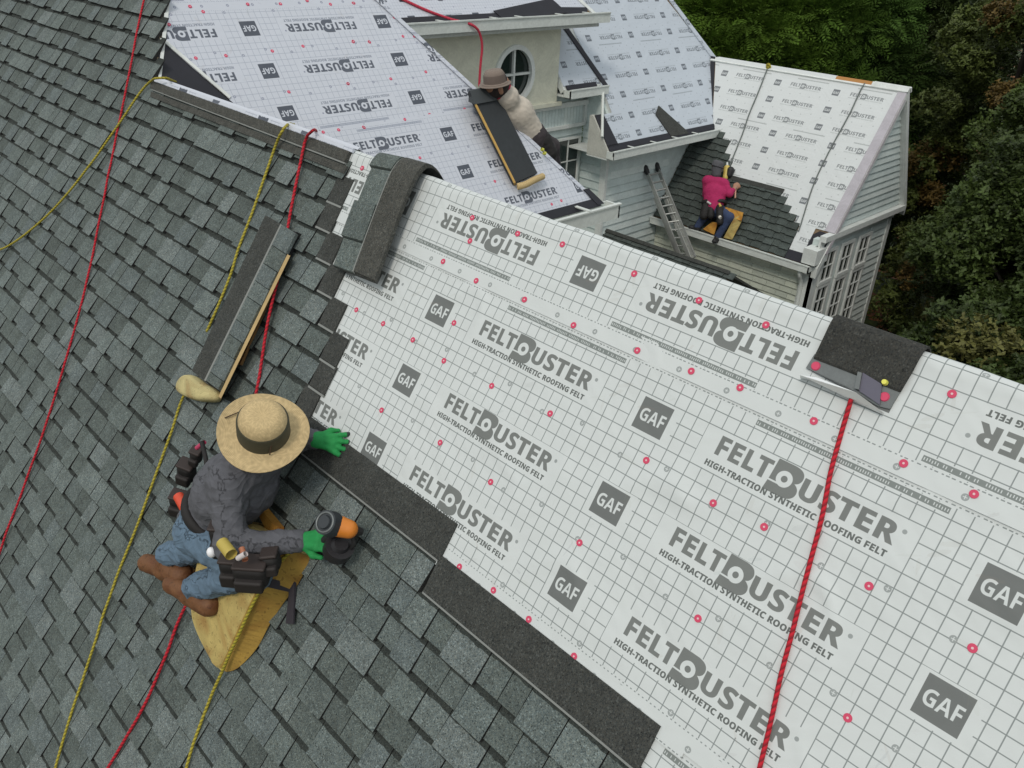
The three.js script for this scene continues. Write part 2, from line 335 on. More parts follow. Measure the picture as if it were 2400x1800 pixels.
sub(house, 'wall', bx(XW - 0.12, -9.5, -62, XW - 1.2, -16.4, -77), sidingM);
boards(wallX(XC - 0.12), house, -ZC, 88.2, 18.0, 40, 1.15);
boards(wallZ(ZC - 0.12), house, XW, XC, 16.2, 40, 1.15);
boards(wallX(XW - 0.12), house, 55, 73.2, 16.8, 36, 1.15);
boards(wallX(-20.4), house, 10, 27.4, 11.3, 24, 1.15);
// corner boards
sub(house, 'corner_board', bx(XC + 0.16, GY, ZC + 0.16, XC - 0.9, -18, ZC - 0.35), trim);
// vertical boarded band between belt and window
{
  const F = wallX(XW);
  for (let s = 62.9; s < 73.2; s += 0.62) part(house, 'band_board', slab(F, rect(s, 13.9, Math.min(s + 0.57, 73.25), 16.4), 0, 0.14), boardMats[Math.floor(rnd() * 3)]);
  sub(house, 'belt_trim', [slab(F, rect(57, 13.3, 74.4, 13.95), 0.05, 0.7), slab(F, rect(62.9, 16.4, 73.3, 16.85), 0.05, 0.5)], trim);
  sub(house, 'corner_board', slab(F, rect(72.9, 13.95, 74.2, 16.4), 0.15, 0.5), trim);
}
// --- window builder: frame mesh with a pane for every light
function windowAt(F, s0, t0, s1, t1, cols, rows, parent = house, fw = 0.3) {
  const fr = [slab(F, rect(s0 - fw, t0 - fw, s1 + fw, t0), 0.0, 0.34), slab(F, rect(s0 - fw, t1, s1 + fw, t1 + fw * 1.3), 0.0, 0.4), slab(F, rect(s0 - fw, t0, s0, t1), 0, 0.33), slab(F, rect(s1, t0, s1 + fw, t1), 0, 0.33)];
  const mw = 0.14, cw = (s1 - s0 - mw * (cols - 1)) / cols, rh = (t1 - t0 - mw * (rows - 1)) / rows;
  for (let i = 1; i < cols; i++) { const a = s0 + i * cw + (i - 1) * mw; fr.push(slab(F, rect(a, t0, a + mw, t1), 0.05, 0.24)); }
  for (let j = 1; j < rows; j++) { const a = t0 + j * rh + (j - 1) * mw; fr.push(slab(F, rect(s0, a, s1, a + mw), 0.05, 0.22)); }
  const w = part(parent, 'window', fr, trim);
  for (let i = 0; i < cols; i++) for (let j = 0; j < rows; j++) { const a = s0 + i * (cw + mw), b = t0 + j * (rh + mw); part(w, 'pane', slab(F, rect(a, b, a + cw, b + rh), 0.06, 0.1), glass); }
  return w;
}
windowAt(wallX(XW + 0.1), 68.05, 18.5, 72.3, 24.6, 2, 2);
// --- tower with the oval window
{
  const x = XW + 0.9, F = wallX(x);
  const hole = new THREE.Path(), cx = 58.35, cy = 8.85, ra = 3.0, rb = 3.15;
  hole.absellipse(cx, cy, ra, rb, 0, Math.PI * 2, true);
  const sh = new THREE.Shape([new THREE.Vector2(27, 3.6), new THREE.Vector2(66.5, 3.6), new THREE.Vector2(66.5, 13.35), new THREE.Vector2(27, 13.35)]); sh.holes.push(hole);
  const ex = (shape, h0, h1) => { const g = new THREE.ExtrudeGeometry(shape, { depth: 1, bevelEnabled: false, curveSegments: 36 }), p = g.attributes.position, T = []; for (let i = 0; i < p.count; i++) T.push(F.p(p.getX(i), p.getY(i), h0 + (h1 - h0) * p.getZ(i))); return flat(T); };
  sub(house, 'tower_wall', [ex(sh, -0.8, 0), bx(x - 0.02, -13.35, -66.5, XW - 12, -3.6, -65.7)], creamM);
  const ring = (a, b, a2, b2) => { const s = new THREE.Shape(); s.absellipse(cx, cy, a, b, 0, Math.PI * 2, false); const q = new THREE.Path(); q.absellipse(cx, cy, a2, b2, 0, Math.PI * 2, true); s.holes.push(q); return s; };
  const w = sub(house, 'oval_window', [ex(ring(ra + 0.42, rb + 0.42, ra - 0.16, rb - 0.16), -0.2, 0.35), slab(F, rect(cx - 0.13, cy - rb, cx + 0.13, cy + rb), -0.35, 0.05), slab(F, rect(cx - ra, cy - 0.13, cx + ra, cy + 0.13), -0.35, 0.02)], trim);
  for (let q = 0; q < 4; q++) {
    const s = new THREE.Shape(), a0 = q * Math.PI / 2; s.moveTo(cx, cy); for (let i = 0; i <= 14; i++) { const a = a0 + i / 14 * Math.PI / 2; s.lineTo(cx + ra * 0.99 * Math.cos(a), cy + rb * 0.99 * Math.sin(a)); }
    part(w, 'pane', ex(s, -0.4, -0.34), glass);
  }
  // flared foot of the tower wall
  sub(house, 'belt_trim', slab(F, rect(57, 12.9, 67.2, 13.4), 0.02, 0.35), creamM);
  // roof over the tower
  const xe = -56.6, ye = -2.2, pT = 45 * D2R, FT = new Frame(V3(xe, ye, 0), V3(0, 0, -1), V3(Math.cos(pT), -Math.sin(pT), 0));
  const Tz1 = 71.0;
  sub(house, 'tower_roof', slab(FT, [[26, 0], [Tz1, 0], [62, -14], [26, -14]], -0.8, -0.03), wood);
  const fs = sub(house, 'felt_sheet', felt(FT, [[26, -0.9], [Tz1 - 0.6, -0.9], [62, -14], [26, -14]], 0.03, 60, -6.5, true), feltM2);
  sub(house, 'rear_slope', solid([FT.p(Tz1, 0), FT.p(62, -14), P(-70, 8, -62), P(-66, -2.2, -71)], [FT.p(Tz1, 0, -0.5), FT.p(62, -14, -0.5), P(-70, 7.6, -62), P(-66, -2.6, -71)]), wood);
  sub(house, 'hip_trim', slab(FT, [[Tz1 - 0.5, 0.1], [Tz1 + 0.2, 0.1], [62.2, -14], [61.5, -14]], 0.0, 0.16), trim);
  // starter strips and a loose membrane on the eave
  sub(house, 'starter_strip', [slab(FT, rect(40, -0.95, 55, 0.1), 0.05, 0.12), slab(FT, [[53.5, -1.2], [64.2, -2.6], [65.6, -0.4], [54.4, 0.1]], 0.13, 0.22), slab(FT, [[65.2, -1.3], [70, -1.1], [69.4, -0.3], [65, -0.2]], 0.05, 0.14)], membrane);
  // box gutter: front face, trough and soffit
  const gx0 = xe + 0.2, gx1 = xe + 1.5;
  sub(house, 'gutter', [bx(gx1, -1.9, -36, gx1 - 0.16, -3.0, -72), bx(gx0, -2.9, -36, gx1 - 0.16, -3.0, -72), bx(gx0, -1.9, -72.0, gx1, -3.0, -72.15), bx(gx1 + 0.12, -1.75, -36, gx1 - 0.2, -1.9, -72.1)], gutterM);
  for (const s of [44, 52, 56, 63, 68]) part(house, 'gutter_strap', bx(gx0, -1.72, -s, gx1, -1.8, -s - 0.3), gutterM);
  sub(house, 'soffit', [bx(x, -3.6, -27, gx0, -3.3, -71.5), bx(gx0 - 0.05, -2.3, -27, gx0 - 0.35, -3.3, -71.5)], trim);
}
// --- middle roof, with the low eave over the projection and the short upper eave beside it
{
  const top = -9;
  const deck = [[66.6, top], [90, top], [97, 2.2], [102.5, 12.6], [96.8, 22.6], [95.4, 23.4], [70.0, 23.4], [71.2, 20], [72.2, 14.2], [66.6, 14.2]];
  const F = FC, g = [];
  g.push(slab(F, [[66.6, top], [90, top], [97, 2.2], [102.5, 12.6], [102.0, 14.2], [66.6, 14.2]], -0.8, -0.03), slab(F, [[73.9, 14.2], [102.0, 14.2], [95.4, 23.4], [73.6, 23.4]], -0.8, -0.03), slab(F, [[70.0, 18.2], [73.62, 18.2], [73.62, 23.4], [70.0, 23.4]], -0.8, -0.03));
  sub(house, 'middle_roof', g, trim);
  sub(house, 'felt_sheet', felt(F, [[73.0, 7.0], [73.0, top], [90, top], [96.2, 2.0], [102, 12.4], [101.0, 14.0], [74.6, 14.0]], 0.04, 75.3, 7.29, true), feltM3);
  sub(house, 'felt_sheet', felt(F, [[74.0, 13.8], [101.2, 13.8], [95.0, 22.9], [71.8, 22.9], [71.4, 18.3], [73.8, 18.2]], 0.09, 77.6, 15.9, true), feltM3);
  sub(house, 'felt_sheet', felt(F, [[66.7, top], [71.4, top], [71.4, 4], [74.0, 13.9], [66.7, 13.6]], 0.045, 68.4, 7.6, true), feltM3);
  sub(house, 'membrane_strip', slab(F, [[71.0, 5.4], [71.9, 5.4], [75.2, 14.3], [74.3, 14.3]], 0.1, 0.2), membrane);
  sub(house, 'membrane_strip', slab(F, [[70.2, 18.2], [71.9, 18.2], [72.4, 22.9], [70.2, 22.9]], 0.1, 0.22), membrane);
  sub(house, 'starter_strip', [slab(F, rect(70.2, 22.6, 95.2, 23.5), 0.12, 0.22)], membrane);
  sub(house, 'starter_strip', [slab(F, rect(67.0, 13.6, 73.0, 14.25), 0.1, 0.2)], membrane);
  // rake board and return on the left of the projection, gutters
  const e = F.u(0, 23.4), e2 = F.u(0, 14.2);
  const gut = (xe, ye, z0, z1) => [bx(xe + 1.2, ye + 0.1, z0, xe + 1.05, ye - 0.9, z1), bx(xe, ye - 0.8, z0, xe + 1.05, ye - 0.9, z1), bx(xe, ye + 0.1, z0, xe + 1.2, ye - 0.9, z0 - 0.14), bx(xe + 1.3, ye + 0.25, z0, xe + 1.0, ye + 0.1, z1), bx(xe - 0.05, ye + 0.1, z0, xe + 0.03, ye - 0.9, z1)];
  sub(house, 'gutter', gut(e.x, e.y, -69.8, -95.6), gutterM);
  sub(house, 'gutter', gut(e2.x, e2.y, -66.5, -74.3), gutterM);
  for (const z of [74, 79, 84, 89]) part(house, 'gutter_strap', bx(e.x, e.y + 0.3, -z, e.x + 1.2, e.y + 0.22, -z - 0.3), gutterM);
  sub(house, 'soffit', [bx(XC, e.y - 0.55, -70.2, e.x, e.y - 0.85, -94), bx(XC - 4.5, e.y - 0.55, -70.2, XC, e.y - 0.85, -73.3)], trim);
  sub(house, 'soffit', bx(XW, e2.y - 0.55, -66.6, e2.x, e2.y - 0.85, -73), trim);
  { const A = F.u(69.95, 18.2, 0.08), B = F.u(69.95, 23.4, 0.08), q = (v, z) => P(v.x, v.y, z), C = V3(A.x - 0.6, B.y - 1.0, 0), B2 = V3(B.x, B.y - 1.0, 0), A2 = V3(A.x - 0.6, A.y, 0); sub(house, 'eave_return', solid([q(A2, -69.95), q(A, -69.95), q(B, -69.95), q(B2, -69.95), q(C, -69.95)], [q(A2, -70.7), q(A, -70.7), q(B, -70.7), q(B2, -70.7), q(C, -70.7)]), std(col(0.56, 0.56, 0.51), 0.8, { map: dirtT })); sub(house, 'soffit', bx(A.x - 0.6, B.y - 1.05, -69.9, B.x, B.y - 1.2, -73.3), trim); }
  // downspout
  const zx = -74.6;
  sub(house, 'downspout', [tube([F.at(Zm(800, 0, 0.36166)(1697, 572), 0.5), F.at(Zm(800, 0, 0.36166)(1693, 700), 0.35), F.at(Zm(800, 0, 0.36166)(1690, 890), 0.35)], 0.026, 30)], gutterM);
  // right hip of the middle roof
  sub(house, 'hip_trim', [slab(F, [[96.2, 1.2], [97.2, 1.4], [102.9, 12.5], [101.8, 12.6]], 0.06, 0.22)], feltM3);
  sub(house, 'rear_slope', solid([F.p(90, top), F.p(97, 2.2), F.p(102.5, 12.6), P(-75, -14, -108)], [F.p(90, top, -1), F.p(97, 2.2, -1), F.p(102.5, 12.6, -1), P(-75, -15, -108)]), wood);
}
// --- far wing
const courseD = [];
{
  const F = FD, yr = -9.45, tr = 9.45 / Math.sin(pD), te = 31.4 / Math.sin(pD);
  sub(house, 'wing_roof', slab(F, [[-58.2, tr], [-27.2, tr], [-27.2, te], [-54.3, te], [-54.3, 25.6], [-52.1, 22.4]], -0.9, -0.04), wood);
  const back = new Frame(V3(0, yr, -101.55), V3(-1, 0, 0), V3(0, -0.871, -0.492));
  sub(house, 'rear_slope', slab(back, rect(26.7, 0, 58, 20.5), -0.9, -0.02), trim);
  const jag = [[-49.3, 24.9], [-49.3, 25.9], [-47.8, 26], [-47.8, 27.0], [-46.7, 27.0], [-46.7, 28.1], [-45.8, 28.1], [-45.8, 29.2], [-36.3, 29.2], [-36.3, 30.2], [-35.2, 30.3], [-35.2, 31.3], [-34, 31.3], [-34, 32.4], [-32.6, 32.5], [-32.6, 33.4], [-31.6, 33.5], [-31.6, 36.9]];
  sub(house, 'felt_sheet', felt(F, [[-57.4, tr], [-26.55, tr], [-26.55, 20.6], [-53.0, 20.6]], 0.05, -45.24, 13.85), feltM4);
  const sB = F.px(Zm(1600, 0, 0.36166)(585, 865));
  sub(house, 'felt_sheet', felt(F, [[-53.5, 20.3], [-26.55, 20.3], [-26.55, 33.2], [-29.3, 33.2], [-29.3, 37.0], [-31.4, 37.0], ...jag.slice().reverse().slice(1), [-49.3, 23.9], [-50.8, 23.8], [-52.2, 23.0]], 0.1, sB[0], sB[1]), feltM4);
  sub(house, 'membrane_strip', slab(F, [[-31.4, 36.6], [-29.3, 36.6], [-29.3, 33.3], [-26.8, 33.3], [-26.8, te - 0.05], [-31.4, te - 0.05]].slice(0, 0).concat([[-31.5, 36.4], [-28.6, 33.4], [-26.8, 33.4], [-26.8, te]]), 0.02, 0.06), membrane);
  sub(house, 'membrane_strip', slab(F, [[-31.6, 36.3], [-26.8, 36.3], [-26.8, te + 0.02], [-31.6, te + 0.02]], 0.03, 0.075), membrane);
  sub(house, 'membrane_strip', slab(F, [[-58.3, tr], [-57.5, tr], [-52.6, 21.6], [-53.4, 21.6]], 0.03, 0.12), membrane);  // dark strip added here for the dark gap along the valley
  sub(house, 'felt_edge', slab(F, [[-27.7, tr], [-26.5, tr], [-26.5, 33.2], [-28.0, 33.2]], 0.12, 0.15), std(col(0.50, 0.475, 0.52), 0.75, { map: dirtT }));
  // ridge cap of felt, with a gap of bare wood near its right end
  const rg = (x0, x1, m, h, nm) => sub(house, nm, [slab(F, [[x0, tr - 0.02], [x1, tr - 0.02], [x1, tr + 0.7], [x0, tr + 0.7]], 0.06, h), slab(back, [[-x1, -0.02], [-x0, -0.02], [-x0, 0.7], [-x1, 0.7]], 0.03, h)], m);
  rg(-57, -37, feltM4, 0.16, 'ridge_cap'); rg(-31.6, -26.4, trim, 0.3, 'ridge_cap'); rg(-37, -31.6, std(col(0.42, 0.20, 0.06), 0.8), 0.14, 'bare_ridge_board');
  // shingled part
  for (let k = 0, t = te; t > 23.6; t -= 1.02, k++) courseD.push(t);
  // gable end
  const G = wallX(XG);
  const zr = 101.5, yEav = 31.2, slopeT = Math.tan(pD);
  const bk = 17.0 / 9.6, clip = (t, a, b) => { const hw = (t - 10.6) / slopeT, h2 = (t - 10.6) / bk; return [Math.max(a, zr - hw), Math.min(b, zr + h2)]; };
  sub(house, 'gable_wall', solid([G.p(zr, 10.2), G.p(zr + 9.4, 27.2), G.p(zr - 11.9, 27.2)], [G.p(zr, 10.2, -1), G.p(zr + 9.4, 27.2, -1), G.p(zr - 11.9, 27.2, -1)]), sidingM);
  boards(G, house, 80, 125, 11, 27.2, 0.95, clip);
  const rake = (sg) => { const A = [zr, 9.5], Bq = sg < 0 ? [zr - 15.4, 9.5 + 15.4 * slopeT] : [zr + 10.1, 9.5 + 10.1 * bk]; return solid([G.p(A[0], A[1], 0.9), G.p(Bq[0], Bq[1], 0.9), G.p(Bq[0], Bq[1] + 1.5, 0.9), G.p(A[0], A[1] + 1.5, 0.9)], [G.p(A[0], A[1], 0.15), G.p(Bq[0], Bq[1], 0.15), G.p(Bq[0], Bq[1] + 1.5, 0.15), G.p(A[0], A[1] + 1.5, 0.15)]); };
  sub(house, 'rake_board', rake(-1), trim); sub(house, 'rake_board', rake(1), trim);
  // felt folded over the rake
  sub(house, 'felt_flap', solid([G.p(zr - 1, 9.4 + 1.43, 0.98), G.p(zr - 14.2, 9.4 + 14.2 * slopeT, 0.98), G.p(zr - 13.6, 9.4 + 14.4 * slopeT, 0.98), G.p(zr - 0.6, 10.9, 0.98)], [G.p(zr - 1, 9.4 + 1.43, 0.92), G.p(zr - 14.2, 9.4 + 14.2 * slopeT, 0.92), G.p(zr - 13.6, 9.4 + 14.4 * slopeT, 0.92), G.p(zr - 0.6, 10.9, 0.92)]), std(col(0.62, 0.58, 0.62), 0.8, { map: dirtT }));
  sub(house, 'frieze', [slab(G, rect(86.6, 27.2, 111.2, 28.0), 0.05, 1.0), slab(G, rect(86.6, 28.0, 109.2, 28.9), 0.05, 0.35)], trim);
  sub(house, 'gable_end_wall', bx(XG - 0.12, GY, -87.2, XG - 1.1, -28.0, -109.1), sidingM);
  // tall windows in three columns
  for (const [a, b] of [[89.25, 92.2], [94.5, 97.4], [99.75, 102.7]]) { windowAt(wallX(XG - 0.05), a, 30.3, b, 34.5, 2, 2, house, 0.42); windowAt(wallX(XG - 0.05), a, 35.6, b, 46, 2, 5, house, 0.42); }
  boards(wallX(XG - 0.12), house, 103.2, 108.3, 29, 60, 1.15);
  sub(house, 'corner_board', bx(XG + 0.16, GY, -108.2, XG - 0.3, -28.9, -109.25), trim);
  boards(wallX(XG - 0.12), house, 87.2, 88.7, 29, 60, 1.15);
  // wall under the far eave, shake siding
  sub(house, 'wall', bx(XC, GY, ZD - 0.12, XG - 1.1, -31.2, ZD - 1.1), creamM);
  const W = wallZ(ZD - 0.12); const keep = boardMats.slice(); boardMats.splice(0, 3, std(col(0.50, 0.54, 0.46), 0.8, { map: dirtT }), std(col(0.55, 0.59, 0.50), 0.8, { map: dirtT }), std(col(0.46, 0.50, 0.43), 0.8, { map: dirtT }));
  boards(W, house, XC + 0.1, XG - 1.6, 32, 46, 0.9, null, 0.04, 2.0, 'siding_shake'); boardMats.splice(0, 3, ...keep);
  sub(house, 'corner_board', [bx(XG + 0.25, GY, ZD + 0.1, XG - 1.7, -32, ZD - 0.6), bx(XG + 0.2, GY, -86.9, XG - 0.4, -28.9, -88.4)], trim);
  const ge = F.u(0, te);
  sub(house, 'gutter', [bx(-54.2, -31.3, ge.z + 1.1, -27.2, -32.2, ge.z + 0.95), bx(-54.2, -32.1, ge.z, -27.2, -32.2, ge.z + 0.95), bx(-27.35, -31.3, ge.z, -27.2, -32.2, ge.z + 1.1), bx(-54.2, -31.15, ge.z + 1.2, -27.2, -31.3, ge.z + 0.9)], gutterM);
  sub(house, 'soffit', bx(-54.2, -31.7, ZD, -27.2, -32.0, ge.z), trim);
  sub(house, 'downspout', [tube([P(-28.6, -32.1, ge.z + 0.5), P(-28.6, -33.2, ge.z + 0.3), P(-28.6, -34.2, ZD + 0.5), P(-28.6, -48, ZD + 0.5)], 0.04, 24)], gutterM);
  sub(house, 'eave_return', bx(-26.6, -28.9, -85.2, -28.6, -31.0, -88.6), trim);
}
// --- roof of the front hip: felt, membrane, gutter
{
  const k = 1.035, ls = 6.76, lt = 2.91;
  const hip = (t) => -t * 0.8 / Math.cos(pm) * Math.cos(pm);
  const hs = (t) => (t < 0 ? -t * (8.6 / 16.63) : -t * 0);      // front hip, s at t
  const rs = (t) => 28.3 - (12.95 - t) * (19.7 / 29.58);        // back hip
  sub(house, 'felt_sheet', felt(FB, [[hs(-16.2) + 0.15, -16.2], [rs(-16.2), -16.2], [rs(-3.9), -3.9], [hs(-3.9) + 0.2, -3.9]], 0.03, 6.4, -5.8, true, k), feltM2);
  const upper = sub(house, 'felt_sheet', felt(FB, [[hs(-4.1) + 0.2, -4.1], [rs(-4.1), -4.1], [rs(4.7), 4.7], [4.3, 4.7], [3.6, 1.6], [1.4, -1.9]], 0.06, ls, lt, true, k), feltM2);
  const lower = sub(house, 'felt_sheet', felt(FB, [[3.6, 4.2], [rs(4.2), 4.2], [rs(12.7), 12.7], [6.2, 12.7]], 0.10, 17.52, 5.74, false, k), feltM2);
  sub(house, 'membrane_strip', slab(FB, [[1.15, -2.2], [1.25, -2.25], [3.7, 1.9], [4.2, 2.6], [0.1, 0.4], [0.25, -0.2]], 0.02, 0.07), membrane);
  sub(house, 'felt_edge', [slab(FB, [[1.2, -2.3], [1.4, -2.35], [3.75, 1.5], [3.58, 1.6]], 0.08, 0.14)], trim);
  // white strip folded over the front hip
  const hipL = Math.hypot(8.6, 16.63);
  sub(house, 'hip_trim', [slab(FB, [[0.0, 0.3], [0.22, 0.2], [8.85, -16.4], [8.5, -16.6]], 0.05, 0.13)], trim);
  // back hip lap
  sub(house, 'hip_trim', [slab(FB, [[rs(-14) - 0.35, -14], [rs(-14) + 0.05, -14], [rs(12.8) + 0.05, 12.8], [rs(12.8) - 0.35, 12.8]], 0.11, 0.17)], feltM2);
  sub(house, 'starter_strip', [slab(FB, [[6.2, 12.55], [28.0, 12.55], [28.3, 13.2], [6.2, 13.2]], 0.12, 0.2), slab(FB, [[rs(11.7) - 0.3, 11.7], [rs(11.7) + 0.25, 11.7], [28.6, 13.1], [27.9, 13.1]], 0.18, 0.26)], membrane);
  const e = FB.u(0, 12.95);
  sub(house, 'gutter', [bx(e.x + 1.35, e.y + 0.1, -5, e.x + 1.2, e.y - 0.9, -29.2), bx(e.x, e.y - 0.8, -5, e.x + 1.2, e.y - 0.9, -29.2), bx(e.x, e.y + 0.1, -29.05, e.x + 1.35, e.y - 0.9, -29.2), bx(e.x + 1.45, e.y + 0.22, -5, e.x + 1.15, e.y + 0.1, -29.25), bx(e.x - 0.04, e.y + 0.05, -5, e.x + 0.05, e.y - 0.9, -29.1)], gutterM);
  part(house, 'gutter_strap', bx(e.x, e.y + 0.3, -25.6, e.x + 1.4, e.y + 0.22, -25.9), gutterM);
  sub(house, 'soffit', bx(-20.4, e.y - 0.95, -4, e.x + 0.05, e.y - 1.2, -28.6), trim);
  // caps nailed through the felt on this face
  const z2 = Zm(800, 0, 0.36166), z5 = Zm(350, 0, 0.27125);
  const ps = [...[[75, 25], [40, 547], [318, 515], [545, 470], [570, 745], [407, 780], [140, 830], [505, 1028], [178, 275], [75, 272], [397, 240], [470, 240], [340, 118], [990, 1180], [797, 710], [1420, 1305], [1358, 1328]].map((q) => z2(...q)), ...[[350, 62], [463, 108], [848, 42], [1130, 40], [1360, 10], [1562, 43], [1765, 33], [168, 218], [400, 508], [660, 487], [1060, 447], [1325, 405], [1757, 368], [1900, 370], [1715, 728], [1203, 800], [1497, 1150], [1630, 1130], [1850, 1110]].map((q) => z5(...q))];
  for (const q of ps) { const [s, t] = FB.px(q); capNail(FB, s, t, t > 4.2 ? lower : upper, t > 4.2 ? 0.1 : 0.06, 0.105); }
}
function capNail(F, s, t, parent, h, r = 0.102) {
  const a = F.p(s, t, h), n = F.n, b = a.clone().addScaledVector(n, 0.014 * U), c = b.clone().addScaledVector(n, 0.008 * U);
  const m = part(parent, 'cap_nail', cyl(a, b, r * U, r * U * 0.97, 14), redM);
  part(house, 'nail_head', cyl(b, c, r * U * 0.3, r * U * 0.26, 7), capTop);
}
// --- front roof felt: the lower sheet, the sheet folded over the ridge, the sheet below
const stair = [[-7.7, 0.5], [-7.3, 2.4], [-6.9, 2.4], [-6.9, 3.52], [-5.9, 3.52], [-5.9, 4.64], [-5.0, 4.64], [-5.0, 5.76], [-4.0, 5.76], [-4.0, 6.88], [-3.2, 6.88], [-3.2, 8.0], [-3.0, 8.0], [-3.0, 9.12]];
{
  const pts = [[-7.1, 2.3], [34, 2.3], [34, 11.25], [14.0, 11.4], [13.4, 11.7], [5.0, 11.4], [-3.2, 10.6], [-3.3, 6.95], [-4.1, 6.9], [-4.2, 5.85], [-5.0, 5.8], [-5.1, 4.75], [-6.0, 4.7], [-6.1, 3.6], [-6.9, 3.5]];
  const inside = (u, v) => { let c = false; for (let i = 0, j = pts.length - 1; i < pts.length; j = i++) { const [a, b] = pts[i], [d, e] = pts[j]; if ((b > v) !== (e > v) && u < (d - a) * (v - b) / (e - b) + a) c = !c; } return c; };
  const buck = (u, v) => { const k = noise.noise(u * 0.23 + 3, v * 0.5, 1.7), r = Math.max(0, 1 - Math.abs(noise.noise(u * 0.35 + v * 0.16, v * 0.22 - u * 0.04, 8.2)) * 9); const fd = Math.max(0.02, Math.min(1, ((u > 5.2 ? 11.0 : 9.9) - v) / 0.8)); return 0.012 + fd * (0.09 * Math.max(0, k) + 0.09 * r * Math.max(0, noise.noise(u * 0.4, v * 0.4, 4) + 0.25)); };
  const gT = [], gUV = [], st = 0.17;
  for (let u = -7.4; u < 34; u += st) for (let v = 2.3; v < 11.4; v += st) { if (u > 24 || !inside(u + st / 2, v + st / 2)) continue; for (const [a, b] of [[0, 0], [0, 1], [1, 1], [0, 0], [1, 1], [1, 0]]) { const uu = u + a * st, vv = v + b * st; gT.push(FM.p(uu, vv, buck(uu, vv))); gUV.push((uu - 0.5 + 1.6) / PU, 1 - (vv - 4.24 + 1.79) / PT); } }
  let gg = flat(gT, gUV); gg.deleteAttribute('normal'); gg = mergeVertices(gg, 1e-5); gg.computeVertexNormals();
  const sheet = sub(house, 'felt_sheet', gg, feltM);
  sub(house, 'felt_sheet', felt(FM, rect(13.0, 10.9, 34, 20), -0.04, 2.2, 4.24 + PT), feltM);
  // folded over the ridge with a soft bend
  const T = [], uv = [], prof = [];
  for (let i = 0; i <= 4; i++) prof.push([2.91 - i * (2.91 - 0.55) / 4, 0]);
  const Rr = 0.55, half = (90 * D2R - pm); const nA = 8;
  const arc = [];
  for (let i = 0; i <= 4; i++) arc.push({ t: 2.91 - i * 2.36 / 4, y: null });
  const pos = []; // [x-free y, z, v]
  for (let i = 0; i <= 4; i++) { const t = 2.91 - i * 2.36 / 4; pos.push([-t * Math.sin(pm) + 0.06 * Math.cos(pm), t * Math.cos(pm) + 0.06 * Math.sin(pm), t]); }
  const zc = 0.55 * Math.cos(pm) + 0.06 * Math.sin(pm), yc = -0.55 * Math.sin(pm) + 0.06 * Math.cos(pm);
  for (let i = 1; i <= nA; i++) { const f = i / nA, z = zc * (1 - 2 * f), q = 1 - Math.pow(2 * f - 1, 2); pos.push([yc + 0.43 * q, z, 0.55 - 1.1 * f]); }
  for (let i = 1; i <= 6; i++) { const t = 0.55 + i * 1.4; pos.push([-t * Math.sin(pm) + 0.06 * Math.cos(pm), -t * Math.cos(pm) - 0.06 * Math.sin(pm), -t]); }
  const xs = []; for (let x = -7.75; x <= 34.01; x += 41.75 / 60) xs.push(x);
  const pt = (x, k) => { const q = pos[k], w = k > 3 && k < 13 ? noise.noise(x * 0.5, k * 0.4, 2) * 0.05 : 0; return [P(x, q[0] + w, q[1]), (5.57 - x + 1.6) / PU, 1 - (1.21 - q[2] + 1.79) / PT]; };
  for (let a = 0; a + 1 < xs.length; a++) for (let k = 0; k + 1 < pos.length; k++) {
    const A = pt(xs[a], k), B = pt(xs[a + 1], k), C = pt(xs[a + 1], k + 1), Dq = pt(xs[a], k + 1);
    for (const q of [A, B, C, A, C, Dq]) { T.push(q[0]); uv.push(q[1], q[2]); }
  }
  let g = flat(T, uv); g.deleteAttribute('normal'); g = mergeVertices(g, 1e-4); g.computeVertexNormals();
  const over = sub(house, 'felt_sheet', g, feltM);
  const zA = Zm(800, 600, 0.36166), zB = Zm(1600, 600, 0.36166), z8 = Zm(800, 1200, 0.36166), z9 = Zm(1600, 1200, 0.36166), zD = Zm(1000, 450, 0.27125);
  const caps = [...[[668, 40], [882, 165], [1195, 287], [1512, 453], [1925, 617], [100, 350], [275, 440], [467, 545], [733, 435], [667, 680], [977, 843], [1355, 1022], [1978, 1325], [263, 1000], [643, 1210], [970, 1465], [1905, 120]].map((q) => zA(...q)),
    ...[[112, 293], [545, 452], [62, 750], [378, 857], [855, 1073], [1435, 1347], [1890, 1545], [203, 1603], [1748, 898], [865, 712], [1310, 915]].map((q) => zB(...q)),
    ...[[1548, 200], [768, 355], [988, 507], [1217, 695], [1510, 935]].map((q) => z8(...q)), ...[[530, 97], [1208, 480], [102, 690], [1878, 882], [1070, 1333]].map((q) => z9(...q)), ...[[405, 230], [797, 368], [385, 430], [1183, 460]].map((q) => zD(...q)), dz(785, 365)];
  for (const q of caps) { const [s, t] = FM.px(q); capNail(FM, s, t, t < 2.9 ? over : sheet, t < 2.9 ? 0.07 : buck(s, t) + 0.004); }
  // white felt lap along the ridge over the finished shingles, with two dark strips under it
  const rp = []; for (const k of [[0.0, 0.62, 0.06], [0.62, 0.95, 0.03]]) rp.push(k);
  sub(house, 'ridge_cap', [slab(FM, [[-26.2, -0.02], [-7.6, -0.02], [-7.6, 0.16], [-26.0, 0.14]], 0.1, 0.2), slab(FMb, [[7.6, -0.02], [26.3, -0.02], [24.5, 1.5], [7.6, 1.5]], 0.05, 0.2)], feltM2);
  sub(house, 'starter_strip', slab(FM, [[-26.2, 0.16], [-7.7, 0.16], [-7.7, 0.62], [-26.0, 0.56]], 0.1, 0.26), dbrown);
  sub(house, 'starter_strip', slab(FM, [[-25.9, 0.7], [-7.5, 0.74], [-7.5, 1.06], [-25.7, 0.98]], 0.1, 0.19), dbrown);
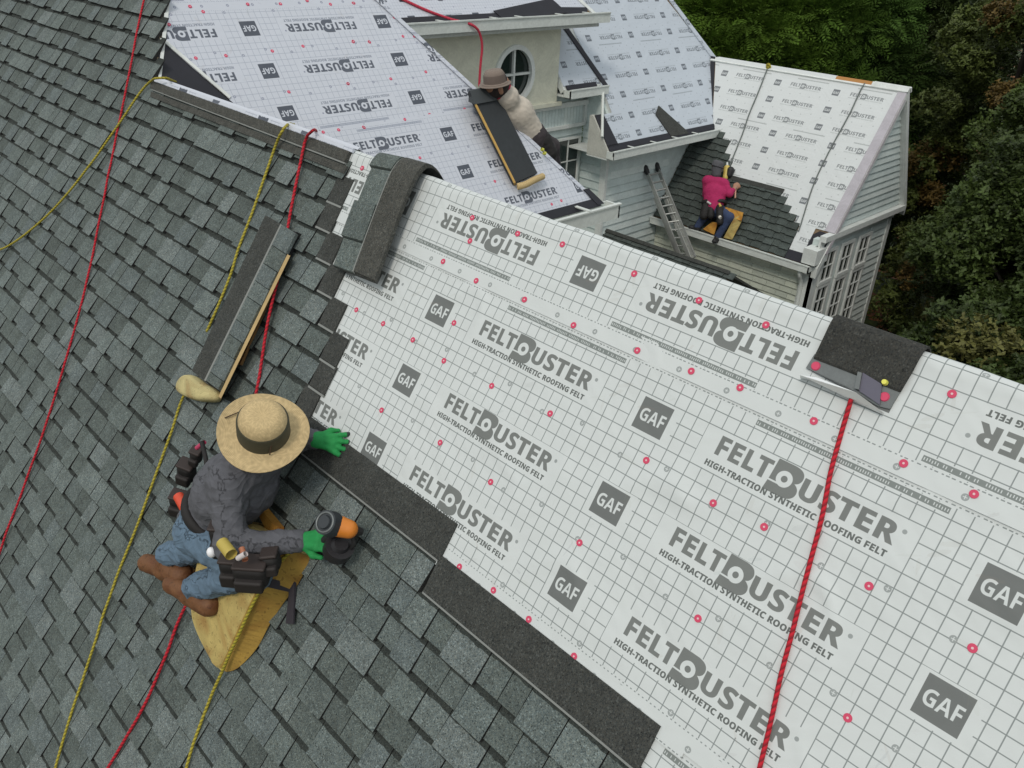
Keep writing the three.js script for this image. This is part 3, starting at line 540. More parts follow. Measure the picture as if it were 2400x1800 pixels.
  sub(house, 'sealant_line', [slab(FM, [[-25.9, 0.56], [-7.7, 0.63], [-7.7, 0.7], [-25.8, 0.62]], 0.1, 0.22)], sealant);
}
// ------------------------------------------------------------------ shingles of the front roof
// the course edge with the staircase: the last shingle of every course
const EXP = 1.12, V0 = 1.28;
function courseEnd(vb) {     // right end of the course whose lower edge is at vb
  if (vb < 1.4) return -7.45; if (vb < 2.6) return -7.9; if (vb < 3.7) return -7.85; if (vb < 4.8) return -6.95; if (vb < 5.9) return -6.0; if (vb < 7) return -5.05; if (vb < 8.2) return -4.1; if (vb < 9.2) return -4.0; if (vb < 10.4) return -4.2;
  if (vb < 11.5) return -3.7; if (vb < 12.6) return 5.25; if (vb < 13.7) return 13.75; return 34;
}
const pieces = [];
{
  for (let k = -13; k < 31; k++) {
    const vb = V0 + k * EXP, vt = vb - EXP; let u1 = courseEnd(vb);
    let u0 = -95;
    if (vb < 1.0) { const hipU = -26.45 - (-vb + 0.0) * (10.55 / 15.37); u1 = Math.min(hipU - 0.1, -26.2); }
    let u = u1 - rr(0, 0.1), hi = rnd() < 0.5;
    const p0 = w2(FM.u(u1, vb));
    let lastTone = 0;
    while (u > -75) {
      const w = hi ? rr(0.75, 1.75) : rr(0.7, 1.5);
      // skip what the camera cannot see at all
      const c = FM.u(u - w / 2, vb - EXP / 2), d = c.clone().sub(CAM), zz = -d.dot(RB), X = 1200 + 1977.5 * d.dot(RX) / zz, Y = 900 - 1977.5 * d.dot(RU) / zz;
      if (X > -260 && Y > -260 && Y < 2100 && X < 2700) {
        let tone = Math.floor(rnd() * 8); if (!hi && rnd() < 0.72) tone = [0, 3, 4, 0][Math.floor(rnd() * 4)]; if (hi && (tone === 3 || tone === 0)) tone = [1, 2, 6][Math.floor(rnd() * 3)];
        pieces.push({ u0: u - w + 0.035, u1: u, vt: vt - 0.24, band: 0.24 + rr(0.11, 0.17), vb: vb + (hi ? 0 : -0.12) + rr(-0.015, 0.015), hb: hi ? 0.2 : 0.12, tone, d: d.length(), k, jit: rr(-0.012, 0.012) });
      }
      u -= w; hi = rnd() < 0.78 ? !hi : hi;
    }
  }
}
function pieceGeo(w, len, hb, bd) {     // wedge in local frame (s, t down, h), metres; the first bd of it is coloured dark: printed granule band and shade under the butt above
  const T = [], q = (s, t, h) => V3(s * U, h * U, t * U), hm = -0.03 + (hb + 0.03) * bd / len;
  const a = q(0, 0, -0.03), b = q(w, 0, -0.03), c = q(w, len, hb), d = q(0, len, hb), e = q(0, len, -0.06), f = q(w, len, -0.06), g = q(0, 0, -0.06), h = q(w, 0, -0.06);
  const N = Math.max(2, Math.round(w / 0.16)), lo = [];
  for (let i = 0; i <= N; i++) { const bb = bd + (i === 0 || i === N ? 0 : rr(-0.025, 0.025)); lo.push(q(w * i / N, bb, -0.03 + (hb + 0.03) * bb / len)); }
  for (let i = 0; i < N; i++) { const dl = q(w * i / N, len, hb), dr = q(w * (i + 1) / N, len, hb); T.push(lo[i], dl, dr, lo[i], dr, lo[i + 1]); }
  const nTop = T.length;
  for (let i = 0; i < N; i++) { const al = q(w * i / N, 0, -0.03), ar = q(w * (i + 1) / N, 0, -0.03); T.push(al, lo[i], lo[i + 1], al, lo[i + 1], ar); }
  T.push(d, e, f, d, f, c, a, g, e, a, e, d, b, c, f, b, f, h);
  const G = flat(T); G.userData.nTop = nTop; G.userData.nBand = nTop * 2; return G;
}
const frameQ = new THREE.Quaternion().setFromRotationMatrix(new THREE.Matrix4().makeBasis(FM.s, FM.n, FM.t));
{
  pieces.sort((a, b) => a.d - b.d);
  const inView = pieces.filter((p) => { const d = FM.u((p.u0 + p.u1) / 2, p.vb - 0.5).sub(CAM), z = -d.dot(RB), X = 1200 + 1977.5 * d.dot(RX) / z, Y = 900 - 1977.5 * d.dot(RU) / z; return X > 0 && X < 2400 && Y > 0 && Y < 1800; });
  const big = new Set(inView.slice(0, 300)), geoCache = new Map();
  const rest = [], cols = [];
  for (const p of pieces) {
    const w = p.u1 - p.u0, len = p.vb - p.vt, pos = FM.p(p.u0, p.vt, 0);
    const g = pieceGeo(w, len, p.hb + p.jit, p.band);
    { const uv = g.attributes.uv, ox = (p.u0 * 7.3) % 1, oy = (p.vb * 3.1 + p.u0) % 1; for (let i = 0; i < uv.count; i++) uv.setXY(i, uv.getX(i) + ox, uv.getY(i) + oy); }
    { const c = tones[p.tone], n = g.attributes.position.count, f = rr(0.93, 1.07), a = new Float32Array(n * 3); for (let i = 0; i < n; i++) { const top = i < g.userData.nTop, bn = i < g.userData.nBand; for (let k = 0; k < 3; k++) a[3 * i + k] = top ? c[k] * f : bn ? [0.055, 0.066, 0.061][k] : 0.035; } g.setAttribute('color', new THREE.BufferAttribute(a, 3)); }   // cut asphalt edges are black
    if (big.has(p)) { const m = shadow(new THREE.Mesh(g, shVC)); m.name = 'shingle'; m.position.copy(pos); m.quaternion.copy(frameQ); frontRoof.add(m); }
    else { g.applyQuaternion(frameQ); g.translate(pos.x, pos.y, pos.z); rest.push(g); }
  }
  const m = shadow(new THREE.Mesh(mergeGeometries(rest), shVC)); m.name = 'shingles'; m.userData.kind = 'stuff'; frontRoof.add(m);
  // unexposed heads of the last shingles, still dark because no course covers them yet
  const heads = [];
  for (let k = -1; k < 12; k++) {
    const vb = V0 + k * EXP; if (vb < 2.0) continue;
    const uEnd = courseEnd(vb), uPrev = courseEnd(vb - EXP);
    if (vb > 11.5) break;
    const a = uPrev - 0.6, b = uEnd + 0.85 < uPrev + 0.9 ? uPrev + 0.95 : uEnd + 0.95;
  }
  const hd = (u0, u1, t0, t1, h, m = headlap) => part(frontRoof, 'shingle_head', slab(FM, rect(u0, t0, u1, t1), -0.02, h), m);
  for (let vb = V0 + EXP; vb < 11; vb += EXP) { const e = courseEnd(vb + EXP), e0 = courseEnd(vb); const r = Math.max(e, e0) + 0.0; hd(e0 + 0.02, e0 + 1.05, vb - EXP * 1.12, vb - 0.1, 0.1); hd(e0 + 0.02, e0 + 1.05, vb - 0.1, vb - 0.02, 0.11, sealant); }
  hd(-3.6, 5.3, 10.0, 11.3, 0.08); hd(-3.6, 5.25, 11.3, 11.36, 0.09, sealant);
  hd(5.24, 13.9, 11.12, 12.42, 0.06); hd(5.24, 13.9, 12.42, 12.48, 0.066, sealant);
  hd(13.86, 34, 12.3, 13.6, 0.05);
}
// shingles on the far wing
{
  const g = [], F = FD;
  const right = (t) => (t < 25 ? -49.4 : t < 26.1 ? -47.9 : t < 27.2 ? -46.8 : t < 28.3 ? -45.9 : t < 29.4 ? -44.9 : t < 30.4 ? -36.3 : t < 31.4 ? -35.2 : t < 32.5 ? -34 : t < 33.5 ? -32.7 : t < 34.6 ? -31.7 : -31.5);
  const left = (t) => (t < 25.7 ? -54.3 + (25.7 - t) * 0.72 : -54.3);
  for (const tb of courseD) {
    let u = right(tb), hi = true;
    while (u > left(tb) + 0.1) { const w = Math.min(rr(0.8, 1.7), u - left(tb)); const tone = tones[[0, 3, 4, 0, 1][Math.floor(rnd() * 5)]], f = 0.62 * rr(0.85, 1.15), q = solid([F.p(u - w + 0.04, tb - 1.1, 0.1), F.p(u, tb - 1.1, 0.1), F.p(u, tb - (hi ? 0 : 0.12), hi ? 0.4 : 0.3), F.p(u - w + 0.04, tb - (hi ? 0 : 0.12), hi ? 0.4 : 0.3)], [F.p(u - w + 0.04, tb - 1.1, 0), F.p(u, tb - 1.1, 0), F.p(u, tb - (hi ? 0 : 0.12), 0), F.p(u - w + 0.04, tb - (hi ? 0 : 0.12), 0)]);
      const n = q.attributes.position.count, a = new Float32Array(n * 3); for (let i = 0; i < n; i++) { a[3 * i] = tone[0] * f; a[3 * i + 1] = tone[1] * f * 1.02; a[3 * i + 2] = tone[2] * f; } q.setAttribute('color', new THREE.BufferAttribute(a, 3)); g.push(q); u -= w; hi = !hi; }
  }
  const m = shadow(new THREE.Mesh(mergeGeometries(g), shVC)); m.name = 'wing_shingles'; m.userData.kind = 'stuff'; house.add(m);
  part(house, 'shingle_head', slab(FD, [[-44.9, 29.1], [-36.2, 29.1], [-36.2, 29.75], [-44.9, 29.75]], 0.1, 0.3), headlap);
}
// --- low porch roof in the corner
{
  const z0 = -75, yr = -31.5, sl = 38 * D2R, F = new Frame(V3(0, yr, z0), V3(1, 0, 0), V3(0, -Math.sin(sl), Math.cos(sl)));
  const x0 = -56.5, x1 = -33;
  const pr = sub(house, 'porch_roof', [slab(F, rect(x0, 0, x1, 12), -0.7, -0.02)], wood);
  const g = [];
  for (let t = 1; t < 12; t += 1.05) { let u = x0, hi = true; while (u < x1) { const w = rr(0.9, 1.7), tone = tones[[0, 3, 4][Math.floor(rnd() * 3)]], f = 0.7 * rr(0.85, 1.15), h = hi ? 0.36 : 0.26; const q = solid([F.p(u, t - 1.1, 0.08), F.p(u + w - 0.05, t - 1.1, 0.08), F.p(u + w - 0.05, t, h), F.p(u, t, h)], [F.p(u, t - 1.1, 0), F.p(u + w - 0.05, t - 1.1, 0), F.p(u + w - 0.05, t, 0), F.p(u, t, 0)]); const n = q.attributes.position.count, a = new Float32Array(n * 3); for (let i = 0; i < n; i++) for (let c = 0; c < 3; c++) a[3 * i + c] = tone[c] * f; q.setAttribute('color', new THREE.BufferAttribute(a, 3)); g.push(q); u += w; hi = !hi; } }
  const m = shadow(new THREE.Mesh(mergeGeometries(g), shVC)); m.name = 'porch_shingles'; m.userData.kind = 'stuff'; house.add(m);
  const Fb = new Frame(V3(0, yr, z0), V3(-1, 0, 0), V3(0, -Math.sin(0.5), -Math.cos(0.5)));
  sub(house, 'porch_back', slab(Fb, rect(-x1, 0.1, -x0, 12.5), -0.3, 0.0), headlap);
  sub(house, 'ridge_cap', slab(F, rect(x0, -0.1, x1, 0.45), 0.3, 0.42), headlap);
}
// a pointed offcut of shingle on the middle eave
single('shingle_offcut', 'dark shingle offcut lying point-up on the middle roof eave', 'shingle', FC.at(dz(1503, 268)), [slab(FC, [[84.0, 23.2], [82.6, 19.6], [84.0, 18.4], [87.8, 22.6], [88.2, 23.3]], 0.14, 0.28)], headlap);

// ------------------------------------------------------------------ ropes
function ropeMat(a, b) {
  const t = noiseTex(64, (i, j) => { const s = ((i * 2 + j * 2) % 64) / 64, v = 0.88 + 0.12 * Math.sin(s * 2 * Math.PI), n = (rnd() - 0.5) * 26; const c = s > 0.72 ? b : a; return [clamp(c[0] * v + n), clamp(c[1] * v + n), clamp(c[2] * v + n)]; });
  return std(col(1, 1, 1), 0.85, { map: t });
}
const ropeRed = ropeMat([196, 24, 44], [158, 20, 36]), ropeYel = ropeMat([178, 164, 52], [148, 136, 46]), ropePink = ropeMat([214, 60, 84], [170, 44, 66]), ropeGrey = ropeMat([120, 128, 126], [84, 90, 90]);
const z1 = Zm(0, 0, 0.36166), zz = Zm(0, 600, 0.36166), z7 = Zm(0, 1200, 0.36166), z9 = Zm(1600, 1200, 0.36166), zB = Zm(1600, 600, 0.36166), z2 = Zm(800, 0, 0.36166);
const onM = (q, h = 0.22) => FM.at(q, h);
const R1 = [[950, -60], [935, 0], [880, 250], [815, 600], [770, 800], [700, 1150], [620, 1560]].map((q) => onM(z1(...q))).concat([[555, 200], [490, 450], [420, 700], [340, 960], [250, 1230], [180, 1430], [95, 1659]].map((q) => onM(zz(...q))), [[40, 140], [0, 260], [-80, 480]].map((q) => onM(z7(...q))));
single('rope', 'long red rope running down the left side of the shingles', 'rope', R1[R1.length - 1], tube(R1, 0.0075), ropeRed);
const Y1 = [FB.at(z1(1140, 530), 0.35), onM(z1(1050, 503), 0.7), ...[[960, 540], [880, 640], [780, 790], [690, 920], [560, 1100], [400, 1300], [200, 1490], [60, 1590], [-60, 1640]].map((q, i) => onM(z1(...q), 0.3))];
single('rope', 'yellow rope curving from the ridge end to the left picture edge', 'rope', Y1[Y1.length - 1], tube(Y1, 0.0075), ropeYel);
const Y2 = [P(...Object.values(FB.u(...FB.px(z1(1895, 822)), 0.3))), ...[[1840, 835, 0.75], [1810, 880, 0.45], [1750, 1050, 0.24], [1690, 1220, 0.22], [1620, 1420, 0.22], [1530, 1659, 0.22]].map(([x, y, h]) => onM(z1(x, y), h)), ...[[1480, 170], [1420, 300], [1370, 430]].map((q) => onM(zz(...q), 0.22)), onM(zz(1340, 490), 0.1)];
single('rope', 'short yellow rope from the ridge down to the loose shingle', 'rope', Y2[Y2.length - 1], tube(Y2, 0.0075), ropeYel);
const Y3 = [...[[1215, 850, 0.3], [1185, 910, 0.24], [1120, 1120, 0.22], [1030, 1360, 0.22], [950, 1580, 0.22]].map(([x, y, h]) => onM(zz(x, y), h)), ...[[880, 110], [800, 310], [690, 610], [590, 930], [470, 1280], [360, 1659], [310, 1850]].map((q) => onM(z7(...q), 0.22))];
single('rope', 'yellow rope from the foam foot of the tray to the lower left', 'rope', Y3[Y3.length - 1], tube(Y3, 0.0075), ropeYel);
const R2 = [FB.at(z1(2055, 880), 0.2), ...[[2015, 858, 0.75], [1980, 900, 0.4], [1940, 1100, 0.25], [1880, 1380, 0.25], [1840, 1640, 0.25]].map(([x, y, h]) => onM(z1(x, y), h)), ...[[1770, 280, 0.4], [1720, 530, 0.3], [1690, 720, 0.25], [1655, 910, 0.22]].map(([x, y, h]) => onM(zz(x, y), h)), ...[[1500, 60, 0.2], [1330, 400, 0.2], [1180, 650, 0.2], [1090, 890, 0.22], [960, 1200, 0.22], [860, 1390, 0.22], [700, 1659, 0.22], [620, 1800, 0.22]].map(([x, y, h]) => onM(z7(x, y), h))];
single('rope', 'red lifeline from the ridge running behind the straw-hatted roofer', 'rope', R2[R2.length - 1], tube(R2, 0.0078), ropeRed);
const R3 = [...[[1100, 900, 0.25], [1040, 1100, 0.1], [975, 1350, 0.1]].map(([x, y, h]) => onM(zB(x, y), h)), ...[[910, 0], [840, 260], [760, 580], [690, 850], [610, 1180], [540, 1480], [495, 1659], [450, 1850]].map((q) => onM(z9(...q), 0.1))];
single('rope', 'thick red rope hanging from the metal anchor over the printed felt', 'rope', R3[R3.length - 1], tube(R3, 0.0076), ropeRed);
{
  const pl = wallX(-54.9), ft = new Frame(V3(-56.6, -2.2, 0), V3(0, 0, -1), V3(Math.cos(45 * D2R), -Math.sin(45 * D2R), 0));
  const pts = [ft.at(z2(380, -12), 0.2), ft.at(z2(560, 70), 0.2), ft.at(z2(720, 128), 0.25), pl.at(z2(850, 163), 0.1), pl.at(z2(893, 208), 0.1), pl.at(z2(912, 300)), pl.at(z2(902, 420)), pl.at(z2(893, 560))];
  single('rope', 'pink rope hanging over the tower gutter to the man with the board', 'rope', pts[7], tube(pts, 0.018), ropePink);
  const z3 = Zm(1600, 0, 0.36166);
  const g1 = [[560, 425], [545, 455], [520, 520], [480, 620], [430, 740], [390, 860], [350, 960], [310, 1060], [295, 1110]].map((q) => FD.at(z3(...q), 0.22));
  single('rope', 'thin grey rope from the far ridge down to the man in pink', 'rope', g1[8], tube(g1, 0.012), ropeGrey);
  single('rope_knot', 'yellow knot where the thin grey rope crosses the far ridge', 'rope knot', FD.at(z3(555, 430), 0.2), [new THREE.TorusKnotGeometry(0.03, 0.014, 40, 6).translate(...FD.at(z3(555, 430), 0.35).toArray()).toNonIndexed()], ropeYel);
  const g2 = [[1180, 540], [1150, 590], [1090, 720], [1020, 850], [960, 960], [900, 1080], [850, 1190], [800, 1340], [770, 1440], [750, 1500]].map((q) => FD.at(z3(...q), 0.2));
  single('rope', 'thin grey rope straight down the white felt near the gable', 'rope', g2[9], tube(g2, 0.012), ropeGrey);
}
// ------------------------------------------------------------------ ridge: bent shingle and roof anchor
{
  // one long shingle bent over the ridge: left half tabs, right half plain
  const z = Zm(780, 360, 0.18083);
  const L0 = FM.px(z(205, 1240), 0.2), M0 = FM.px(z(388, 1430), 0.25), Rr0 = FM.px(z(680, 1610), 0.3);
  const L1 = FM.px(z(720, 150), 0.3), M1 = FM.px(z(1240, 172), 1.0);
  // centre line in (t along slope -> over the ridge)
  const prof = (f, lift) => { // f 0..1 from front end over the ridge to the back end
    const tFront = 5.0, tot = 8.0, q = f * tot; const t = tFront - q;
    const a = -Math.abs(t) * Math.sin(pm), bend = 0.85 + lift; const y = -Math.sqrt(t * t + bend * bend * 0.6) * Math.sin(pm) + bend * 0.62 * Math.sin(pm) + 0.2 + lift * 0.55 * (1 - Math.min(1, Math.abs(t) / 5)), zq = t * Math.cos(pm) + (t > 0 ? 1 : -1) * 0.12 * Math.min(1, Math.abs(t));
    return [y, zq];
  };
  const u0 = (f) => THREE.MathUtils.lerp(L0[0], -6.2, f), wd = 2.75;
  const strip = (a, b, lft0, lft1, th, n = 26) => { const gs = []; for (let i = 0; i < n; i++) { const f0 = i / n, f1 = (i + 1) / n; const c = (f, w, h) => { const [y, zq] = prof(f, lft0 + (lft1 - lft0) * w); return P(u0(f) + w * wd, y + h, zq + h * 0.6); }; gs.push(solid([c(f0, a, th), c(f0, b, th), c(f1, b, th), c(f1, a, th)], [c(f0, a, 0), c(f0, b, 0), c(f1, b, 0), c(f1, a, 0)])); } return gs; };
  const o = thing('bent_shingle', 'long grey shingle bent over the white felt of the ridge', 'shingle', FM.p(L0[0], L0[1]));
  part(o, 'backing', strip(0.0, 1.0, 0.0, 0.5, 0.08), headlap);
  part(o, 'headlap', strip(0.52, 1.0, 0.30, 0.54, 0.16), dbrown);
  part(o, 'sealant_line', strip(0.49, 0.52, 0.28, 0.30, 0.17), sealant);
  let f = 0.0, k = 0; while (f < 0.98) { const w = rr(0.12, 0.2), f1 = Math.min(1, f + w), n = 5, gs = []; for (let i = 0; i < n; i++) { const a0 = f + (f1 - f - 0.006) * i / n, a1 = f + (f1 - f - 0.006) * (i + 1) / n; const c = (ff, ww, h) => { const [y, zq] = prof(ff, ww * 0.54); return P(u0(ff) + ww * wd, y + h, zq + h * 0.6); }; const th = k % 2 ? 0.22 : 0.15, wl = k % 2 ? -0.02 : 0.03; gs.push(solid([c(a0, wl, th), c(a0, 0.485, th), c(a1, 0.485, th), c(a1, wl, th)], [c(a0, wl, 0), c(a0, 0.485, 0), c(a1, 0.485, 0), c(a1, wl, 0)])); } part(o, 'tab', gs, shMat[[1, 4, 1, 0, 5, 1][k % 6]]); f = f1; k++; }
}
{
  const z = Zm(1800, 700, 0.27125);
  const tl = FM.px(z(570, 195)), tr = FM.px(z(1355, 495)), br = FM.px(z(1145, 800), 0.2), bl = FM.px(z(410, 470), 0.2);
  const o = thing('roof_anchor', 'silver metal roof anchor with dark cover draped over the ridge', 'roof anchor', FM.p(bl[0], bl[1]));
  const pts = []; // cover over the ridge, bent
  const x0 = (t) => THREE.MathUtils.lerp(tl[0], bl[0], Math.max(0, t) / bl[1]), x1 = (t) => THREE.MathUtils.lerp(tr[0], br[0], Math.max(0, t) / br[1]);
  const rows = [[bl[1], 0.14], [bl[1] * 0.66, 0.14], [0.6, 0.14]]; const gs = [];
  const Y = (t, h) => [-t * Math.sin(pm) + h * Math.cos(pm), t * Math.cos(pm) + h * Math.sin(pm)];
  const prof = [[br[1] * 1.02, 0.15], [0.9, 0.15], [0.55, 0.15]].map(([t, h]) => [...Y(t, h), t]);
  const [ye, ze] = Y(0.55, 0.15); for (let i = 1; i <= 6; i++) { const f = i / 6; prof.push([ye + 0.46 * (1 - Math.pow(2 * f - 1, 2)), ze * (1 - 2 * f), 0.55 - 0.55 * f * 1.2]); }
  prof.push([-2.4 * Math.sin(pm) + 0.1, -2.4 * Math.cos(pm) - 0.1, 0]);
  for (let i = 0; i + 1 < prof.length; i++) { const a = prof[i], b = prof[i + 1]; const q = (p, x, h) => P(x, p[0] + h, p[1]); const A0 = i === 0 ? bl[0] : x0(a[2]), A1 = i === 0 ? br[0] : x1(a[2]); gs.push(solid([q(a, A0, 0.06), q(a, A1, 0.06), q(b, x1(b[2]), 0.06), q(b, x0(b[2]), 0.06)], [q(a, A0, 0), q(a, A1, 0), q(b, x1(b[2]), 0), q(b, x0(b[2]), 0)])); }
  part(o, 'cover', gs, capDark);
  const pp = (x, y, h = 0.1) => FM.px(z(x, y), h);
  const quad = (a, h0, h1) => slab(FM, a, h0, h1);
  part(o, 'plate', quad([pp(330, 600), pp(405, 480), pp(1145, 805), pp(1055, 955), pp(950, 930), pp(680, 760)], 0.08, 0.13), galv);
  part(o, 'plate_fold', quad([pp(820, 640, 0.18), pp(985, 740, 0.18), pp(965, 918, 0.18), pp(790, 800, 0.18)], 0.14, 0.2), std(col(0.12, 0.115, 0.15), 0.45, { metalness: 0.5 }));
  part(o, 'rib', quad([pp(780, 635, 0.2), pp(815, 645, 0.2), pp(790, 790, 0.2), pp(750, 780, 0.2)], 0.14, 0.26), galv);
  part(o, 'flange', solid([FM.at(z(275, 660), 0.42), FM.at(z(420, 680), 0.42), FM.at(z(760, 810), 0.5), FM.at(z(1005, 990), 0.3), FM.at(z(990, 1003), 0.12), FM.at(z(720, 838), 0.16), FM.at(z(400, 712), 0.12), FM.at(z(282, 692), 0.12)], [FM.at(z(275, 660), 0.36), FM.at(z(420, 680), 0.36), FM.at(z(760, 810), 0.44), FM.at(z(1005, 990), 0.24), FM.at(z(990, 1003), 0.06), FM.at(z(720, 838), 0.1), FM.at(z(400, 712), 0.06), FM.at(z(282, 692), 0.06)]), std(col(0.8, 0.82, 0.83), 0.35, { metalness: 0.4 }));
  for (const q of [[415, 585], [1008, 850]]) { const [s, t] = pp(...q); const a = FM.p(s, t, 0.13), b = FM.p(s, t, 0.22); part(o, 'cap_nail', cyl(a, FM.p(s, t, 0.17), 0.12 * U, 0.1 * U, 12), redM); }
  { const [s, t] = pp(1020, 735); part(o, 'tag', cyl(FM.p(s, t, 0.2), FM.p(s, t, 0.32), 0.075 * U, 0.06 * U, 10), std(col(0.75, 0.72, 0.12), 0.5)); }
}
// ------------------------------------------------------------------ loose shingle and tray on the left
const foamTex = noiseTex(256, (i, j) => { const a = periodic(i, j, 256, 6, 21), b = periodic(i, j, 256, 30, 8), s = (rnd() - 0.5) * 16; const st = b > 0.42 ? -40 : 0; const v = 226 + a * 34 + b * 14 + s + st; return [clamp(v), clamp(v - Math.max(0, -a) * 26), clamp(v - Math.max(0, -a) * 40)]; });
foamTex.repeat.set(2.2, 2.2);
const foamM = std(col(0.62, 0.48, 0.17), 0.9, { map: foamTex }), foamPale = std(col(0.58, 0.50, 0.24), 0.85, { map: foamTex }), foamOr = std(col(0.60, 0.30, 0.05), 0.9, { map: foamTex });
{
  const z = Zm(400, 480, 0.3014);
  const f = (x, y, h) => FM.px(z(x, y), h);
  const o = thing('loose_shingle', 'dark full-length shingle laid lengthwise up the roof on the tray', 'shingle', FM.at(z(220, 1300)));
  const A = f(742, 85, 0.28), B = f(855, 150, 0.34), C = f(262, 1365, 0.34), Dq = f(172, 1290, 0.28);
  part(o, 'headlap', slab(FM, [A, B, C, Dq], 0.16, 0.32), headlap);
  const B2 = f(866, 155, 0.35), C2 = f(274, 1370, 0.35);
  part(o, 'sealant_line', slab(FM, [B, B2, C2, C], 0.2, 0.35), sealant);
  const E1 = f(968, 222, 0.55), E2 = f(362, 1440, 0.55);
  const lp = (p, q, t) => [p[0] + (q[0] - p[0]) * t, p[1] + (q[1] - p[1]) * t];
  let t = 0, k = 0; while (t < 1) { const n = Math.min(1, t + rr(0.09, 0.15)); const h = k % 2 ? 0.46 : 0.52; const a = lp(B2, C2, t), b = lp(B2, C2, n - 0.004), c = lp(E1, E2, n - 0.004), d = lp(E1, E2, t); part(o, 'tab', solid([FM.p(...a, 0.36), FM.p(...b, 0.36), FM.p(...c, h), FM.p(...d, h)], [FM.p(...a, 0.2), FM.p(...b, 0.2), FM.p(...c, h - 0.14), FM.p(...d, h - 0.14)]), shMat[[6, 0, 6, 2, 1, 6, 0][k % 7]]); t = n; k++; }
  // the tray: plank standing on its edge with a foam foot
  const q = thing('shingle_tray', 'wooden shingle tray with worn yellow foam foot, left of the hat', 'tray', FM.at(z(250, 1440)));
  const g1 = FM.at(z(908, 385), 0.55), g2 = FM.at(z(372, 1490), 0.75), g3 = FM.at(z(372, 1500), 0.15), g4 = FM.at(z(905, 400), 0.1);
  const th = FM.s.clone().multiplyScalar(0.11 * U * 2);
  part(q, 'plank', solid([g1, g2, g3, g4], [g1, g2, g3, g4].map((v) => v.clone().add(th))), std(col(0.52, 0.37, 0.17), 0.8, { map: dirtT }));
  part(q, 'bed', solid([g4, g3, FM.at(z(300, 1440), 0.12), FM.at(z(860, 330), 0.12)].map((v) => v.clone()), [g4, g3, FM.at(z(300, 1440), 0.12), FM.at(z(860, 330), 0.12)].map((v) => v.clone().addScaledVector(FM.n, -0.004))), blackM);
  part(q, 'base_rail', solid([FM.at(z(905, 410), 0.25), FM.at(z(540, 1240), 0.3), FM.at(z(560, 1250), 0.1), FM.at(z(915, 420), 0.1)], [FM.at(z(895, 410), 0.18), FM.at(z(525, 1240), 0.2), FM.at(z(550, 1252), 0.06), FM.at(z(905, 425), 0.06)]), std(col(0.34, 0.19, 0.07), 0.85, { map: dirtT }));
  part(q, 'backing_strip', slab(FM, [f(970, 215, 0.15), f(1010, 225, 0.15), f(930, 400, 0.15), f(890, 400, 0.15)], 0.1, 0.35), blackM);
  const oc = new THREE.CatmullRomCurve3([[60, 1395], [100, 1338], [165, 1325], [240, 1375], [365, 1468], [358, 1515], [270, 1528], [170, 1512], [62, 1445]].map(([x, y]) => { const [a, b] = f(x, y, 0.4); return V3(a, b, 0); }), true).getPoints(40).slice(0, 40), oC = oc.reduce((a, v) => a.add(v), V3(0, 0, 0)).multiplyScalar(1 / 40);
  let fg = loft([[0.08, 0.9], [0.2, 1.0], [0.42, 1.01], [0.55, 0.95], [0.63, 0.84], [0.67, 0.62], [0.68, 0.2]].map(([h, k]) => oc.map((v) => FM.p(oC.x + (v.x - oC.x) * k, oC.y + (v.y - oC.y) * k, h))));
  { const uv = fg.attributes.uv; fg.deleteAttribute('normal'); fg.deleteAttribute('uv'); fg = mergeVertices(fg, 1e-5); fg.computeVertexNormals(); boxUV(fg); }
  part(q, 'foam_foot', fg, foamPale);
}
